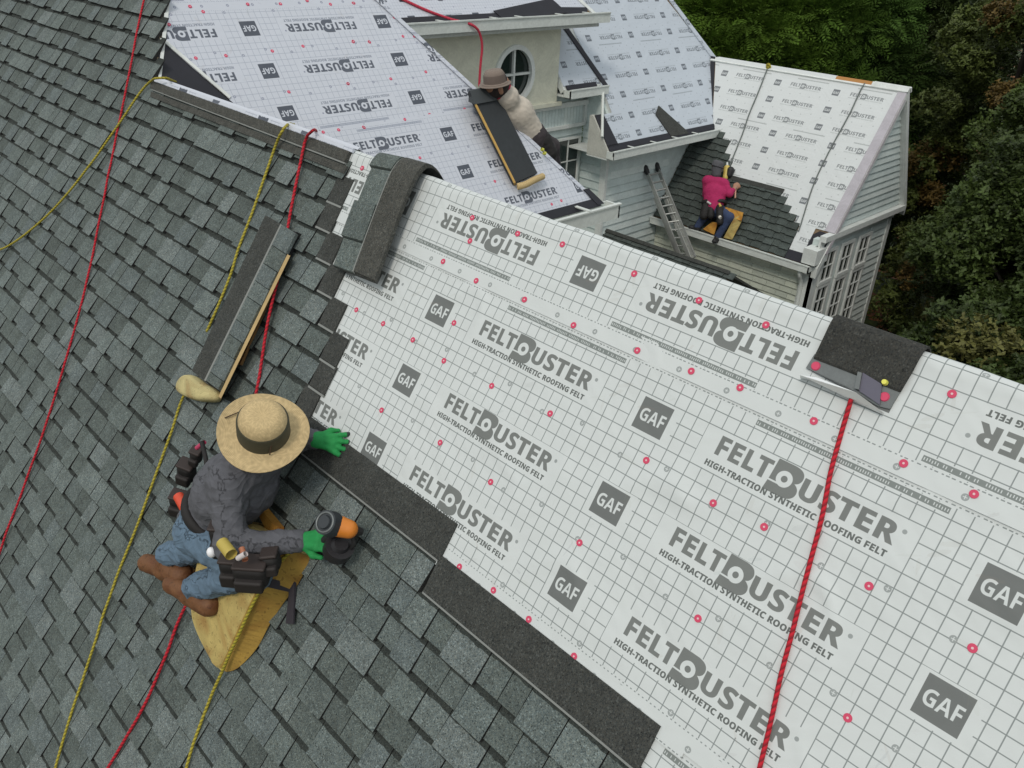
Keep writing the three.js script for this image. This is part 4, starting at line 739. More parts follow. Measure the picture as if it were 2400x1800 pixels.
// ------------------------------------------------------------------ foam wedge under the roofer
{
  const o = thing('foam_wedge', 'yellow foam wedge strapped in black under the straw-hatted roofer', 'foam wedge', FM.p(-1.5, 17));
  // sections along the slope: [V, left bottom U, left top U, left h, top right U, right h, contact U]
  const S0 = [[19.75, -2.3, -2.25, 0.2, -1.75, 0.22, -1.5], [19.4, -3.4, -3.3, 0.34, -1.48, 0.36, -1.05], [18.9, -4.1, -4.0, 0.5, -1.3, 0.52, -0.72], [18.0, -4.4, -4.3, 0.72, -1.05, 0.76, -0.4], [17.0, -4.5, -4.4, 0.95, -0.8, 1.0, -0.34], [16.0, -4.5, -4.4, 1.15, -0.55, 1.22, -0.16], [15.3, -4.5, -4.4, 1.25, -0.42, 1.32, 0.05], [14.5, -3.2, -3.1, 1.2, -0.42, 1.22, 0.1], [14.1, -1.4, -1.35, 1.0, -0.42, 0.95, 0.02]];
  const S = []; for (let i = 0; i + 1 < S0.length; i++) for (let k = 0; k < 5; k++) { const f = k / 5, g = (j) => S0[Math.max(0, Math.min(S0.length - 1, j))]; S.push(S0[i].map((_, c) => { const a = g(i - 1)[c], b = g(i)[c], d = g(i + 1)[c], e = g(i + 2)[c]; return b + 0.5 * f * (d - a + f * (2 * a - 5 * b + 4 * d - e + f * (3 * (b - d) + e - a))); })); } S.push(S0[S0.length - 1]);
  const ring = ([v, a, b, h, c, h2, d]) => [FM.p(a, v, 0.12), FM.p(b, v, h), FM.p((b + c) / 2, v, (h + h2) / 2 + 0.05), FM.p(c, v, h2), FM.p(c + 0.1, v, h2 - 0.06), FM.p(d, v, 0.14)];
  part(o, 'foam_block', loft(S.map(ring)), foamM);
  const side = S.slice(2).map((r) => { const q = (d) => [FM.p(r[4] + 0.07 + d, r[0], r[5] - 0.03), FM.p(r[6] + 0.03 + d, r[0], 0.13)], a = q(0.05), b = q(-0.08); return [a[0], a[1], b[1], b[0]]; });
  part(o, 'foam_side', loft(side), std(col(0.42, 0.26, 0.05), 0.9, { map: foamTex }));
  const s2 = [15.55, -4.55, -4.45, 1.23, -0.44, 1.3, 0.02], s3 = [15.2, -4.55, -4.45, 1.27, -0.42, 1.36, 0.06];
  const grow = (s) => [s[0], s[1] - 0.04, s[2] - 0.04, s[3] + 0.05, s[4] + 0.03, s[5] + 0.05, s[6] + 0.06];
  part(o, 'strap', [solid(ring(grow(s2)), ring(grow(s3))), solid([FM.p(0.0, 15.4, 0.3), FM.p(0.1, 15.1, 0.3), FM.p(0.9, 16.3, 0.24), FM.p(0.55, 16.5, 0.24)], [FM.p(0.0, 15.4, 0.2), FM.p(0.1, 15.1, 0.2), FM.p(0.9, 16.3, 0.18), FM.p(0.55, 16.5, 0.18)])], std(col(0.03, 0.026, 0.034), 0.8));
  part(o, 'handle', [tube([FM.p(-0.36, 14.3, 1.2), FM.p(-0.2, 14.0, 1.1), FM.p(-0.1, 13.7, 0.9)], 0.018, 10)], std(col(0.09, 0.03, 0.02), 0.8));
  // second piece of the wedge, seen above the forearm
  const zq = Zm(300, 900, 0.27125); const up = [[1075, 1010], [1110, 1020], [1280, 1230], [1270, 1290], [1200, 1260]].map(([x, y]) => FM.px(zq(x, y), 0.5));
  part(o, 'foam_corner', slab(FM, up, 0.12, 0.55), foamOr);
  const Y4 = [...[[1905, 235, 0.9], [1860, 280, 1.1], [1790, 350, 1.15], [1660, 560, 1.15]].map(([x, y, h]) => onM(z7(x, y), h)), onM(z7(1530, 830), 0.85), onM(z7(1420, 1080), 0.4), ...[[1340, 1270], [1270, 1440], [1210, 1659], [1160, 1850]].map((q) => onM(z7(...q), 0.22))];
  single('rope', 'yellow rope lying over the foam wedge to the bottom edge', 'rope', Y4[Y4.length - 1], tube(Y4, 0.0075), ropeYel);
}
// ------------------------------------------------------------------ people
function field(bones, k, amp = 0, fr = 18) {
  return (p) => {
    let d = 1e9;
    for (const q of bones) {
      const bax = q.b.x - q.a.x, bay = q.b.y - q.a.y, baz = q.b.z - q.a.z, pax = p.x - q.a.x, pay = p.y - q.a.y, paz = p.z - q.a.z;
      const h = Math.max(0, Math.min(1, (pax * bax + pay * bay + paz * baz) / (bax * bax + bay * bay + baz * baz + 1e-9)));
      const dx = pax - bax * h, dy = pay - bay * h, dzz = paz - baz * h, e = Math.sqrt(dx * dx + dy * dy + dzz * dzz) - (q.ra + (q.rb - q.ra) * h);
      const hh = Math.max(k - Math.abs(d - e), 0) / k; d = Math.min(d, e) - hh * hh * k * 0.25;
    }
    if (amp) d += amp * noise.noise(p.x * fr, p.y * fr * 1.3, p.z * fr) + amp * 0.5 * noise.noise(p.x * fr * 2.3, p.y * fr * 2, p.z * fr * 2.6);
    return d;
  };
}
function mcMesh(bones, k, cell, amp = 0, fr = 18, clip) {
  const bb = new THREE.Box3(); for (const q of bones) { bb.expandByPoint(q.a.clone().addScalar(q.ra + 0.03)); bb.expandByPoint(q.a.clone().addScalar(-q.ra - 0.03)); bb.expandByPoint(q.b.clone().addScalar(q.rb + 0.03)); bb.expandByPoint(q.b.clone().addScalar(-q.rb - 0.03)); }
  const size = bb.getSize(V3(0, 0, 0)), S = Math.max(size.x, size.y, size.z) * 1.06, c = bb.getCenter(V3(0, 0, 0)), res = Math.min(150, Math.max(20, Math.ceil(S / cell)));
  const mc = new MarchingCubes(res, redM, false, false, 160000), f = field(bones, k, amp, fr), p = V3(0, 0, 0), half = res / 2;
  mc.isolation = 0;
  for (let z = 0; z < res; z++) for (let y = 0; y < res; y++) for (let x = 0; x < res; x++) {
    p.set(c.x + (x - half) / half * S / 2, c.y + (y - half) / half * S / 2, c.z + (z - half) / half * S / 2);
    let d = f(p); if (clip) d = Math.max(d, clip(p)); mc.field[x + y * res + z * res * res] = -d;
  }
  mc.update();
  const n = mc.count, g = new THREE.BufferGeometry();
  const pa = new Float32Array(mc.positionArray.slice(0, n * 3)), na = new Float32Array(mc.normalArray.slice(0, n * 3));
  for (let i = 0; i < n; i++) { pa[3 * i] = pa[3 * i] * S / 2 + c.x; pa[3 * i + 1] = pa[3 * i + 1] * S / 2 + c.y; pa[3 * i + 2] = pa[3 * i + 2] * S / 2 + c.z; }
  g.setAttribute('position', new THREE.BufferAttribute(pa, 3)); g.setAttribute('normal', new THREE.BufferAttribute(na, 3));
  boxUV(g);
  let m = mergeVertices((() => { const q = g.clone(); q.deleteAttribute('normal'); q.deleteAttribute('uv'); return q; })(), 1e-5); m.computeVertexNormals(); boxUV(m); return m.toNonIndexed();
}
// a hand: palm, four fingers of different length, thumb from the side of the palm
function handBones(wrist, dir, back, curl = 0.5, side = 1, sc = 1, spread = 0.12) {
  const d = dir.clone().normalize(), n = back.clone().addScaledVector(d, -back.dot(d)).normalize(), s = d.clone().cross(n).normalize().multiplyScalar(side), B = [];
  const at = (f, w, h) => wrist.clone().addScaledVector(d, f * sc).addScaledVector(s, w * sc).addScaledVector(n, h * sc);
  B.push(bone(at(-0.02, 0, 0), at(0.02, 0, 0), 0.026 * sc), bone(at(0.015, -0.018, 0), at(0.082, -0.026, 0), 0.017 * sc), bone(at(0.015, 0, 0.002), at(0.088, 0, 0.003), 0.017 * sc), bone(at(0.015, 0.018, 0), at(0.084, 0.026, 0), 0.016 * sc));
  const len = [0.072, 0.082, 0.076, 0.060], off = [-0.033, -0.011, 0.012, 0.033];
  for (let i = 0; i < 4; i++) {
    let p = at(0.088 - Math.abs(i - 1.3) * 0.005, off[i], 0.002), a = 0; const sp = (i - 1.5) * spread; const seg = [0.45, 0.31, 0.24];
    for (let j = 0; j < 3; j++) { a += curl * (j ? 0.8 : 0.45); const q = p.clone().addScaledVector(d, Math.cos(a) * Math.cos(sp) * len[i] * seg[j] * sc).addScaledVector(s, Math.sin(sp) * len[i] * seg[j] * sc).addScaledVector(n, -Math.sin(a) * len[i] * seg[j] * sc); B.push(bone(p, q, (0.0102 - j * 0.0008) * sc, (0.0096 - j * 0.0008) * sc)); p = q; }
  }
  const t0 = at(0.02, -0.026, -0.004), t1 = at(0.055, -0.055, -0.014), t2 = at(0.085, -0.062, -0.028);
  B.push(bone(t0, t1, 0.014 * sc, 0.012 * sc), bone(t1, t2, 0.012 * sc, 0.0095 * sc));
  return B;
}
const skinM = std(col(0.36, 0.19, 0.12), 0.6), shirtG = std(col(0.135, 0.138, 0.158), 0.95, { map: clothT, bumpMap: foldT, bumpScale: 0.0032 }), jeansM = std(col(0.15, 0.23, 0.32), 0.95, { map: clothT, bumpMap: foldT, bumpScale: 0.004 }), bootM = std(col(0.20, 0.085, 0.032), 0.7, { map: foamTex }), soleM = std(col(0.28, 0.16, 0.06), 0.9), gloveM = std(col(0.016, 0.33, 0.08), 0.8, { map: clothT }), gloveTip = std(col(0.02, 0.03, 0.025), 0.7), leather = std(col(0.016, 0.014, 0.014), 0.75, { map: clothT }), tanM = std(col(0.36, 0.25, 0.14), 0.8, { map: clothT });
const strawT = noiseTex(256, (i, j) => { const a = Math.sin(j * 0.62 + periodic(i, j, 256, 4, 3) * 3) * 13, b = ((i + (j >> 2) * 3) % 7 < 3 ? 7 : -7), v = 218 + a + b + periodic(i, j, 256, 8, 15) * 26 + (rnd() - 0.5) * 26; return [clamp(v + 3), clamp(v), clamp(v - 7)]; });
strawT.repeat.set(8, 2);
const hatM = std(col(0.68, 0.53, 0.30), 0.85, { map: strawT }), hatBand = std(col(0.085, 0.078, 0.045), 0.85, { map: clothT });
function headBones(c, up, fwd, s = 1) {
  const r = up.clone().cross(fwd).normalize(), at = (x, y, z) => c.clone().addScaledVector(r, x * s).addScaledVector(up, y * s).addScaledVector(fwd, z * s);
  return [bone(at(0, 0.02, -0.015), at(0, 0.03, 0.02), 0.088 * s), bone(at(0, -0.02, 0.03), at(0, -0.085, 0.055), 0.062 * s, 0.04 * s), bone(at(0, 0.01, 0.1), at(0, -0.03, 0.118), 0.012 * s, 0.018 * s), bone(at(-0.088, 0, 0), at(-0.092, -0.03, 0), 0.014 * s, 0.012 * s), bone(at(0.088, 0, 0), at(0.092, -0.03, 0), 0.014 * s, 0.012 * s), bone(at(-0.03, 0.022, 0.085), at(0.03, 0.022, 0.085), 0.018 * s), bone(at(-0.022, -0.06, 0.1), at(0.022, -0.06, 0.1), 0.01 * s)];
}
function hatGeo(c, axis, rBrim, rCrown, hCrown, warp) {   // brim and crown as lathes about the axis
  const q = new THREE.Quaternion().setFromUnitVectors(V3(0, 1, 0), axis);
  const put = (pts) => { const g = new THREE.LatheGeometry(pts.map(([a, b]) => new THREE.Vector2(a, b)), 48); if (warp) { const p = g.attributes.position; for (let i = 0; i < p.count; i++) { const x = p.getX(i), y = p.getY(i), z = p.getZ(i); p.setY(i, y + warp(x, y, z)); } g.computeVertexNormals(); } g.applyQuaternion(q); g.translate(c.x, c.y, c.z); return g.toNonIndexed(); };
  return { brim: put([[rCrown * 0.95, 0.004], [rCrown * 1.25, 0.0], [rBrim * 0.8, -0.004], [rBrim, 0.004], [rBrim + 0.003, 0.009], [rBrim, 0.012], [rBrim * 0.8, 0.003], [rCrown * 1.2, 0.008], [rCrown * 0.99, 0.014]]), band: put([[rCrown * 1.02, 0.002], [rCrown * 1.035, 0.012], [rCrown * 1.0, hCrown * 0.66], [rCrown * 0.93, hCrown * 0.7]]), crown: put([[rCrown, 0.0], [rCrown * 0.97, hCrown * 0.55], [rCrown * 0.9, hCrown * 0.8], [rCrown * 0.74, hCrown * 0.98], [rCrown * 0.45, hCrown * 1.03], [0.0001, hCrown * 0.96]]) };
}
// --- the roofer in the straw hat
{
  const J = (x, y, h) => FM.at(dz(x, y), h), eps = (v, a, s) => v.clone().addScaledVector(a, s);
  const X = V3(1, 0, 0), right = V3(0.25, -0.1, 1).normalize();
  const pel = J(455, 1128, 1.5), M = J(548, 1000, 2.2), neck = J(562, 968, 2.5), hc0 = J(570, 934, 3.0), head = hc0.clone().addScaledVector(RB, -0.062).addScaledVector(RU, -0.03);
  const shR = eps(M, right, 0.155), shL = eps(M, right, -0.165), elR = J(500, 1178, 2.5), wrR = J(652, 1168, 1.15), elL = J(606, 940, 0.55), wrL = J(683, 950, 0.62);
  const hipR = eps(pel, right, 0.085), hipL = eps(pel, right, -0.09), knR = J(548, 1236, 1.55), anR = J(425, 1268, 1.25), knL = J(482, 1172, 1.3), anL = J(366, 1198, 1.0);
  const o = thing('person', 'roofer in a straw hat and grey shirt crouching with a nail gun', 'person', FM.p(-5, 17.6, 0.2));
  const chest = pel.clone().lerp(M, 0.62);
  const torso = (g) => [bone(pel, pel.clone().lerp(M, 0.4), 0.125 + g, 0.122 + g), bone(pel.clone().lerp(M, 0.4), chest, 0.122 + g, 0.14 + g), bone(eps(chest, right, -0.06), eps(chest, right, 0.06), 0.125 + g), bone(eps(M, right, -0.13), eps(M, right, 0.12), 0.075 + g)];
  const arm = (s, e, w, g) => [bone(s, e, 0.056 + g, 0.044 + g), bone(e, w, 0.044 + g, 0.03 + g)];
  const up = (() => { return V3(0, 0, 0).addScaledVector(RB, 0.83).addScaledVector(RU, 0.52).addScaledVector(RX, 0.196).normalize(); })();
  const fwd = V3(0.75, -0.6, 0.1); fwd.addScaledVector(up, -fwd.dot(up)).normalize();
  const hb = headBones(head, up, fwd);
  const bodyB = [...torso(-0.01), bone(M, head, 0.055, 0.05), ...arm(shR, elR, wrR, -0.006), ...arm(shL, elL, wrL, -0.006), bone(hipR, knR, 0.078, 0.055), bone(knR, anR, 0.055, 0.038), bone(hipL, knL, 0.078, 0.055), bone(knL, anL, 0.055, 0.038), ...hb];
  part(o, 'body', mcMesh(bodyB, 0.04, 0.012), skinM);
  part(o, 'shirt', mcMesh([...torso(0.02), ...arm(shR, elR, wrR.clone().lerp(elR, 0.04), 0.018), ...arm(shL, elL, wrL.clone().lerp(elL, 0.06), 0.016), bone(M, M.clone().lerp(head, 0.35), 0.07)], 0.05, 0.0095, 0.008, 21), shirtG);
  part(o, 'jeans', mcMesh([bone(pel.clone().lerp(M, 0.05), eps(pel, V3(0, -1, 0), 0.03), 0.142), bone(hipR, knR, 0.1, 0.076), bone(knR, anR, 0.072, 0.064), bone(hipL, knL, 0.1, 0.076), bone(knL, anL, 0.072, 0.062)], 0.04, 0.010, 0.010, 20), jeansM);
  // boots
  const boot = (an, heel, toe) => { const b = part(o, 'boot', mcMesh([bone(an, eps(an, V3(0, -1, 0), 0.045), 0.052, 0.05), bone(heel, toe, 0.046, 0.048), bone(an, heel.clone().lerp(toe, 0.55), 0.045, 0.05), bone(toe, toe.clone().lerp(heel, 0.2), 0.05)], 0.03, 0.008, 0.003, 40), bootM); part(b, 'laces', [0.25, 0.45, 0.65].map((k) => { const c = an.clone().lerp(toe, k).add(V3(0, 0.026, 0)); return bar(c.clone().add(V3(-0.012, 0.006, -0.026)), c.clone().add(V3(0.012, 0.006, 0.026)), 0.006, 0.006); }), std(col(0.03, 0.02, 0.015), 0.9)); part(b, 'sole', mcMesh([bone(eps(heel, FM.n, -0.03), eps(toe, FM.n, -0.03), 0.04, 0.046)], 0.02, 0.009), soleM); };
  boot(anR, J(372, 1262, 0.98), J(452, 1305, 1.0)); boot(anL, J(318, 1216, 0.72), J(392, 1242, 0.8));
  // gloves
  const dL = J(725, 958, 0.3).sub(wrL), hL = handBones(wrL, dL, FM.n, 0.35, 1, 0.98, 0.2), dR = J(700, 1166, 1.05).sub(wrR), hR = handBones(wrR, dR, FM.n.clone().add(V3(0, 0.4, 0.3)), 0.7, -1, 1.1, 0.05);
  const gl = part(o, 'glove', mcMesh([...hL, bone(wrL.clone().lerp(elL, 0.2), wrL, 0.042, 0.038)], 0.012, 0.0036), gloveM, 'green work glove laid flat on the roof edge'); part(o, 'glove', mcMesh([...hR, bone(wrR.clone().lerp(elR, 0.03), wrR, 0.036, 0.036)], 0.012, 0.0036), gloveM, 'green work glove gripping the nail gun');
  part(gl, 'fingertips', mcMesh(hL.filter((_, i) => [6, 9, 12, 15].includes(i)).map((b) => bone(b.a.clone().lerp(b.b, 0.1), b.b, b.ra + 0.003, b.rb + 0.003)), 0.004, 0.0036), gloveTip);
  // hat, tilted towards the lens
  const hc = J(570, 934, 3.0);
  const warp = (x, y, z) => { const r = Math.hypot(x, z); return r > 0.118 ? (r - 0.118) * (0.26 * Math.cos(2 * Math.atan2(z, x) + 0.9)) * 0.9 - (r > 0.16 ? 0.0 : 0) : 0; };
  const h = hatGeo(hc, up, 0.186, 0.106, 0.15, warp);
  const hat = part(o, 'hat', [h.brim, h.crown], hatM); part(hat, 'hat_band', h.band, hatBand);
  const q = new THREE.Quaternion().setFromUnitVectors(V3(0, 1, 0), up), loc = (x, y, z) => V3(x, y, z).applyQuaternion(q).add(hc);
  part(hat, 'chin_cord', [tube([loc(-0.05, 0.128, -0.05), loc(-0.102, 0.07, -0.03), loc(-0.125, 0.022, 0.0), loc(-0.13, 0.022, 0.05), loc(-0.135, 0.024, 0.1)], 0.0026, 24, 6), tube([loc(0.05, 0.122, -0.06), loc(0.085, 0.11, -0.01), loc(0.106, 0.06, 0.03), loc(0.112, 0.02, 0.04)], 0.003, 14, 6)], std(col(0.06, 0.035, 0.02), 0.8));
  // tool belt, pouches and tools in them
  const bc = pel.clone().lerp(M, 0.17), ax = M.clone().sub(pel).normalize();
  const torus = new THREE.TorusGeometry(0.148, 0.022, 8, 36); torus.scale(1, 1, 1.3); torus.applyQuaternion(new THREE.Quaternion().setFromUnitVectors(V3(0, 0, 1), ax)); torus.translate(bc.x, bc.y, bc.z);
  const belt = part(o, 'tool_belt', torus.toNonIndexed(), leather);
  const pouch = (x, y, h, w, d, l, nm, m, ang = 0) => { const c = J(x, y, h); const g = mcMesh([bone(c, c.clone().add(V3(0.02, -l, 0.01 + ang)), w, w * 0.85), bone(c.clone().addScaledVector(X, d), c.clone().add(V3(d, -l, ang)), w * 0.85)], 0.03, 0.009, 0.004, 30); part(o, nm, g, m); return c; };
  const bag = (x, y, h, w, hh, d, tilt = 0) => {
    const c = J(x, y, h), yy = V3(0.12 + tilt, 1, 0.1).normalize(), z0 = RB.clone().addScaledVector(yy, -RB.dot(yy)).normalize(), x0 = yy.clone().cross(z0), mt = new THREE.Matrix4().makeBasis(x0, yy, z0).setPosition(c);
    const box = (W, H, D, ox, oy, oz, r = 0.012) => { const g = new RoundedBoxGeometry(W, H, D, 3, r); g.translate(ox, oy, oz); g.applyMatrix4(mt); return g; };
    const b = part(o, 'pouch', [box(w * 0.85, hh, d, 0, 0, 0, 0.03)], leather); part(b, 'pocket', [box(w * 0.7, hh * 0.55, d * 0.5, 0, -hh * 0.18, d * 0.5)], std(col(0.024, 0.019, 0.018), 0.7, { map: clothT })); part(b, 'rim', [box(w * 0.82, 0.016, d * 0.9, 0, hh * 0.5, 0, 0.008)], std(col(0.032, 0.022, 0.02), 0.65));
  };
  bag(404, 1018, 1.05, 0.1, 0.13, 0.08, 0.3); bag(424, 985, 1.3, 0.07, 0.09, 0.06, 0.3); bag(388, 1085, 1.2, 0.1, 0.12, 0.08, 0.2);
  bag(545, 1235, 2.2, 0.17, 0.12, 0.1); bag(474, 1165, 2.6, 0.08, 0.17, 0.07); bag(586, 1212, 1.9, 0.09, 0.09, 0.08, -0.2); bag(500, 1225, 2.5, 0.1, 0.13, 0.09);
  const tool = (pts, r, m, nm) => part(o, nm, [tube(pts.map((v) => J(...v)), r, 12, 10)], m);
  tool([[386, 1072, 2.0], [396, 1090, 2.0], [405, 1108, 1.9]], 0.026, std(col(0.62, 0.07, 0.03), 0.5), 'tool_handle');
  tool([[425, 968, 1.75], [442, 955, 1.75]], 0.011, std(col(0.45, 0.05, 0.12), 0.5), 'tool_handle');
  tool([[480, 1172, 3.4], [500, 1198, 3.4]], 0.026, std(col(0.46, 0.36, 0.08), 0.6), 'tape_measure');
  tool([[440, 1058, 2.1], [436, 1085, 2.1]], 0.026, tanM, 'pouch_flap');
  tool([[522, 1184, 3.0], [530, 1210, 3.0]], 0.013, std(col(0.4, 0.15, 0.08), 0.6), 'tool_handle');
  tool([[514, 1206, 3.25], [531, 1196, 3.25]], 0.012, std(col(0.6, 0.55, 0.55), 0.6), 'nail_bag');
  { const c = J(457, 1193, 2.9), g = new THREE.SphereGeometry(0.022, 16, 12); g.scale(1, 1.1, 0.9); g.translate(c.x, c.y, c.z); part(o, 'chalk_tub', g.toNonIndexed(), std(col(0.85, 0.85, 0.88), 0.5)); }
  tool([[436, 955, 1.9], [446, 1000, 2.0], [445, 1050, 2.1], [452, 1095, 2.1]], 0.011, leather, 'harness_strap');
  // nail gun
  const n = thing('nail_gun', 'orange and black coil nail gun in the right-hand green glove', 'nail gun', FM.at(dz(735, 1170)));
  const a = J(702, 1128, 2.05), b = J(718, 1133, 1.65), c = J(754, 1143, 1.25), e = J(797, 1152, 0.5);
  part(n, 'end_cap', [cyl(a, b, 0.05, 0.054, 22), cyl(a.clone().lerp(b, -0.2), a, 0.026, 0.03, 22)], std(col(0.03, 0.035, 0.04), 0.35));
  part(n, 'cap_ring', (() => { const g = new THREE.TorusGeometry(0.04, 0.005, 8, 28); g.applyQuaternion(new THREE.Quaternion().setFromUnitVectors(V3(0, 0, 1), b.clone().sub(a).normalize())); g.translate(a.x, a.y, a.z); return g.toNonIndexed(); })(), galv);
  part(n, 'housing', mcMesh([bone(b.clone().lerp(c, 0.25), c, 0.042, 0.036), bone(b.clone().lerp(c, 0.5), c.clone().add(V3(0, 0.004, 0.006)), 0.036, 0.03)], 0.02, 0.006), std(col(0.62, 0.20, 0.025), 0.45));
  part(n, 'nose', [cyl(c, c.clone().lerp(e, 0.62), 0.026, 0.016, 14)], blackM);
  const mg = J(728, 1190, 0.75), mg2 = J(735, 1178, 0.95);
  part(n, 'magazine', [cyl(mg, mg2, 0.062, 0.062, 24), cyl(mg2, J(738, 1174, 1.02), 0.04, 0.03, 20)], std(col(0.018, 0.017, 0.02), 0.5));
  part(n, 'handle', [tube([J(735, 1145, 1.1), J(705, 1165, 1.0), J(680, 1185, 0.8), J(690, 1205, 0.6)], 0.02, 14, 10), tube([J(760, 1155, 0.9), J(765, 1175, 0.7), J(745, 1190, 0.6)], 0.011, 12, 8)], blackM);
}
// --- the man behind the board
{
  const z = Zm(1040, 100, 0.2411);
  const J = (x, y, h) => FB.at(z(x, y), h);           // heights above the felt of the hip face, continued past the hip
  const o = thing('person', 'man in a bucket hat and pale shirt behind the dark board', 'person', J(1040, 1130, -1.6));
  const pel = J(865, 905, -0.4), M = J(612, 530, 0.9), head = J(530, 428, 1.6), chest = pel.clone().lerp(M, 0.6);
  const r = V3(0.75, 0.15, 0.6).normalize();
  const e = (v, s) => v.clone().addScaledVector(r, s);
  const shA = e(M, 0.1), shB = e(M, -0.1), elA = J(640, 690, 0.5), wrA = J(520, 700, 0.1), elB = J(520, 640, 0.1), wrB = J(430, 560, 0.4);
  const knA = J(1010, 1075, -1.0), anA = J(1050, 1280, -3.0), knB = J(1040, 1010, -1.6), anB = J(1080, 1200, -3);
  const up = M.clone().sub(pel).normalize().lerp(V3(0, 1, 0), 0.5).normalize(), fwd = V3(-0.5, -0.3, 0.8); fwd.addScaledVector(up, -fwd.dot(up)).normalize();
  const torso = (g) => [bone(pel, chest, 0.09 + g, 0.108 + g), bone(e(chest, -0.02), e(chest, 0.02), 0.1 + g), bone(e(M, -0.07), e(M, 0.07), 0.07 + g)];
  part(o, 'body', mcMesh([...torso(-0.02), bone(M, head, 0.055), bone(shA, elA, 0.05, 0.04), bone(elA, wrA, 0.04, 0.03), bone(shB, elB, 0.05, 0.04), bone(elB, wrB, 0.04, 0.03), bone(pel, knA, 0.08, 0.055), bone(knA, anA, 0.055, 0.04), bone(pel, knB, 0.08, 0.055), bone(knB, anB, 0.055, 0.04), ...headBones(head, up, fwd)], 0.04, 0.014), skinM);
  part(o, 'shirt', mcMesh([...torso(0.03), bone(shA, elA, 0.075, 0.06), bone(elA, wrA, 0.06, 0.045), bone(shB, elB, 0.075, 0.06), bone(elB, wrB, 0.06, 0.045)], 0.05, 0.011, 0.004, 26), std(col(0.70, 0.63, 0.54), 0.9, { map: clothT }));
  part(o, 'trousers', mcMesh([bone(pel, pel.clone().add(V3(0, -0.06, 0)), 0.12), bone(pel, knA, 0.1, 0.075), bone(knA, anA, 0.075, 0.06), bone(pel, knB, 0.11, 0.08), bone(knB, anB, 0.075, 0.06)], 0.05, 0.014, 0.007, 16), std(col(0.06, 0.05, 0.055), 0.95, { map: clothT }));
  part(o, 'neckerchief', mcMesh([bone(M.clone().lerp(head, 0.45), M.clone().lerp(head, 0.78), 0.09, 0.098)], 0.03, 0.012, 0.006, 30), std(col(0.36, 0.03, 0.06), 0.9));
  part(o, 'hair_and_face_shade', mcMesh([bone(head.clone().addScaledVector(up, 0.0), head.clone().addScaledVector(up, 0.03), 0.098), bone(head, head.clone().addScaledVector(fwd, 0.06).addScaledVector(up, -0.03), 0.08, 0.06)], 0.03, 0.012), std(col(0.03, 0.022, 0.02), 0.9));  // dark cover over hair and face, standing for the shade under the brim
  const hc = J(498, 396, 1.9), h = hatGeo(hc, up.clone().lerp(V3(0, 1, 0), 0.5).normalize(), 0.138, 0.094, 0.11, (x, y, zz) => { const q = Math.hypot(x, zz); return q > 0.104 ? -(q - 0.104) * 0.4 : 0; });
  const hat = part(o, 'hat', [h.brim, h.crown], std(col(0.27, 0.215, 0.18), 0.9, { map: clothT })); part(hat, 'hat_band', h.band, std(col(0.13, 0.10, 0.085), 0.9));
  part(o, 'glove', mcMesh(handBones(wrA, J(470, 690, 0.0).sub(wrA), FB.n, 0.6, 1, 1.1), 0.012, 0.005), leather); part(o, 'glove', mcMesh(handBones(wrB, J(370, 530, 0.4).sub(wrB), FB.n, 0.6, -1, 1.1), 0.012, 0.005), leather);
  part(o, 'pouch', mcMesh([bone(J(965, 950, -0.2), J(1025, 1070, -0.5), 0.08, 0.075), bone(J(930, 890, 0.0), J(960, 950, -0.2), 0.06)], 0.03, 0.012, 0.006, 25), leather);
  for (const [x, y] of [[958, 1040], [980, 1075]]) part(o, 'tool_handle', [tube([J(x - 10, y - 4, 0.75), J(x + 10, y + 4, 0.75)], 0.016, 8, 8)], std(col(0.55, 0.55, 0.08), 0.5));
  for (const [a, b, c, d] of [[anA, V3(0.14, -0.04, 0.04)], [anB, V3(0.14, -0.04, 0.04)]]) part(o, 'boot', mcMesh([bone(a, a.clone().add(V3(0, -0.05, 0)), 0.055), bone(a.clone().add(V3(-0.05, -0.07, 0)), a.clone().add(V3(0, -0.07, 0)).add(b), 0.045)], 0.03, 0.012), bootM);
  // the board: dark sheets on a wooden tray with yellow edges
  const t = thing('shingle_tray', 'tall dark board with yellow edges propped before the second man', 'tray', FB.at(z(720, 1400)));
  const tl = J(255, 470, 1.3), tr = J(480, 415, 1.3), brr = J(912, 1268, 0.5), bl = J(695, 1360, 0.5), dn = FB.n.clone().multiplyScalar(-0.35 * U);
  part(t, 'bed', solid([tl, tr, brr, bl], [tl, tr, brr, bl].map((v) => v.clone().add(dn))), std(col(0.036, 0.042, 0.047), 0.85, { map: dirtT }));
  part(t, 'flap', solid([tl, J(480, 418, 1.35), J(520, 560, 1.35), J(300, 600, 1.35)], [J(245, 462, 1.0), J(470, 418, 1.2), J(520, 560, 1.1), J(240, 575, 0.8)]), std(col(0.045, 0.052, 0.056), 0.85));
  const yel = std(col(0.58, 0.36, 0.10), 0.8, { map: dirtT });
  part(t, 'side_rail', solid([J(300, 600, 1.3), J(318, 592, 1.32), J(700, 1358, 0.6), J(682, 1366, 0.55)], [J(306, 625, 0.9), J(320, 616, 0.9), J(704, 1385, 0.15), J(686, 1390, 0.15)]), yel);
  part(t, 'foot', [tube([J(715, 1400, 0.5), J(780, 1385, 0.75), J(880, 1335, 0.8), J(960, 1300, 0.6)], 0.03, 16, 10)], std(col(0.66, 0.50, 0.24), 0.8, { map: foamTex }));
}
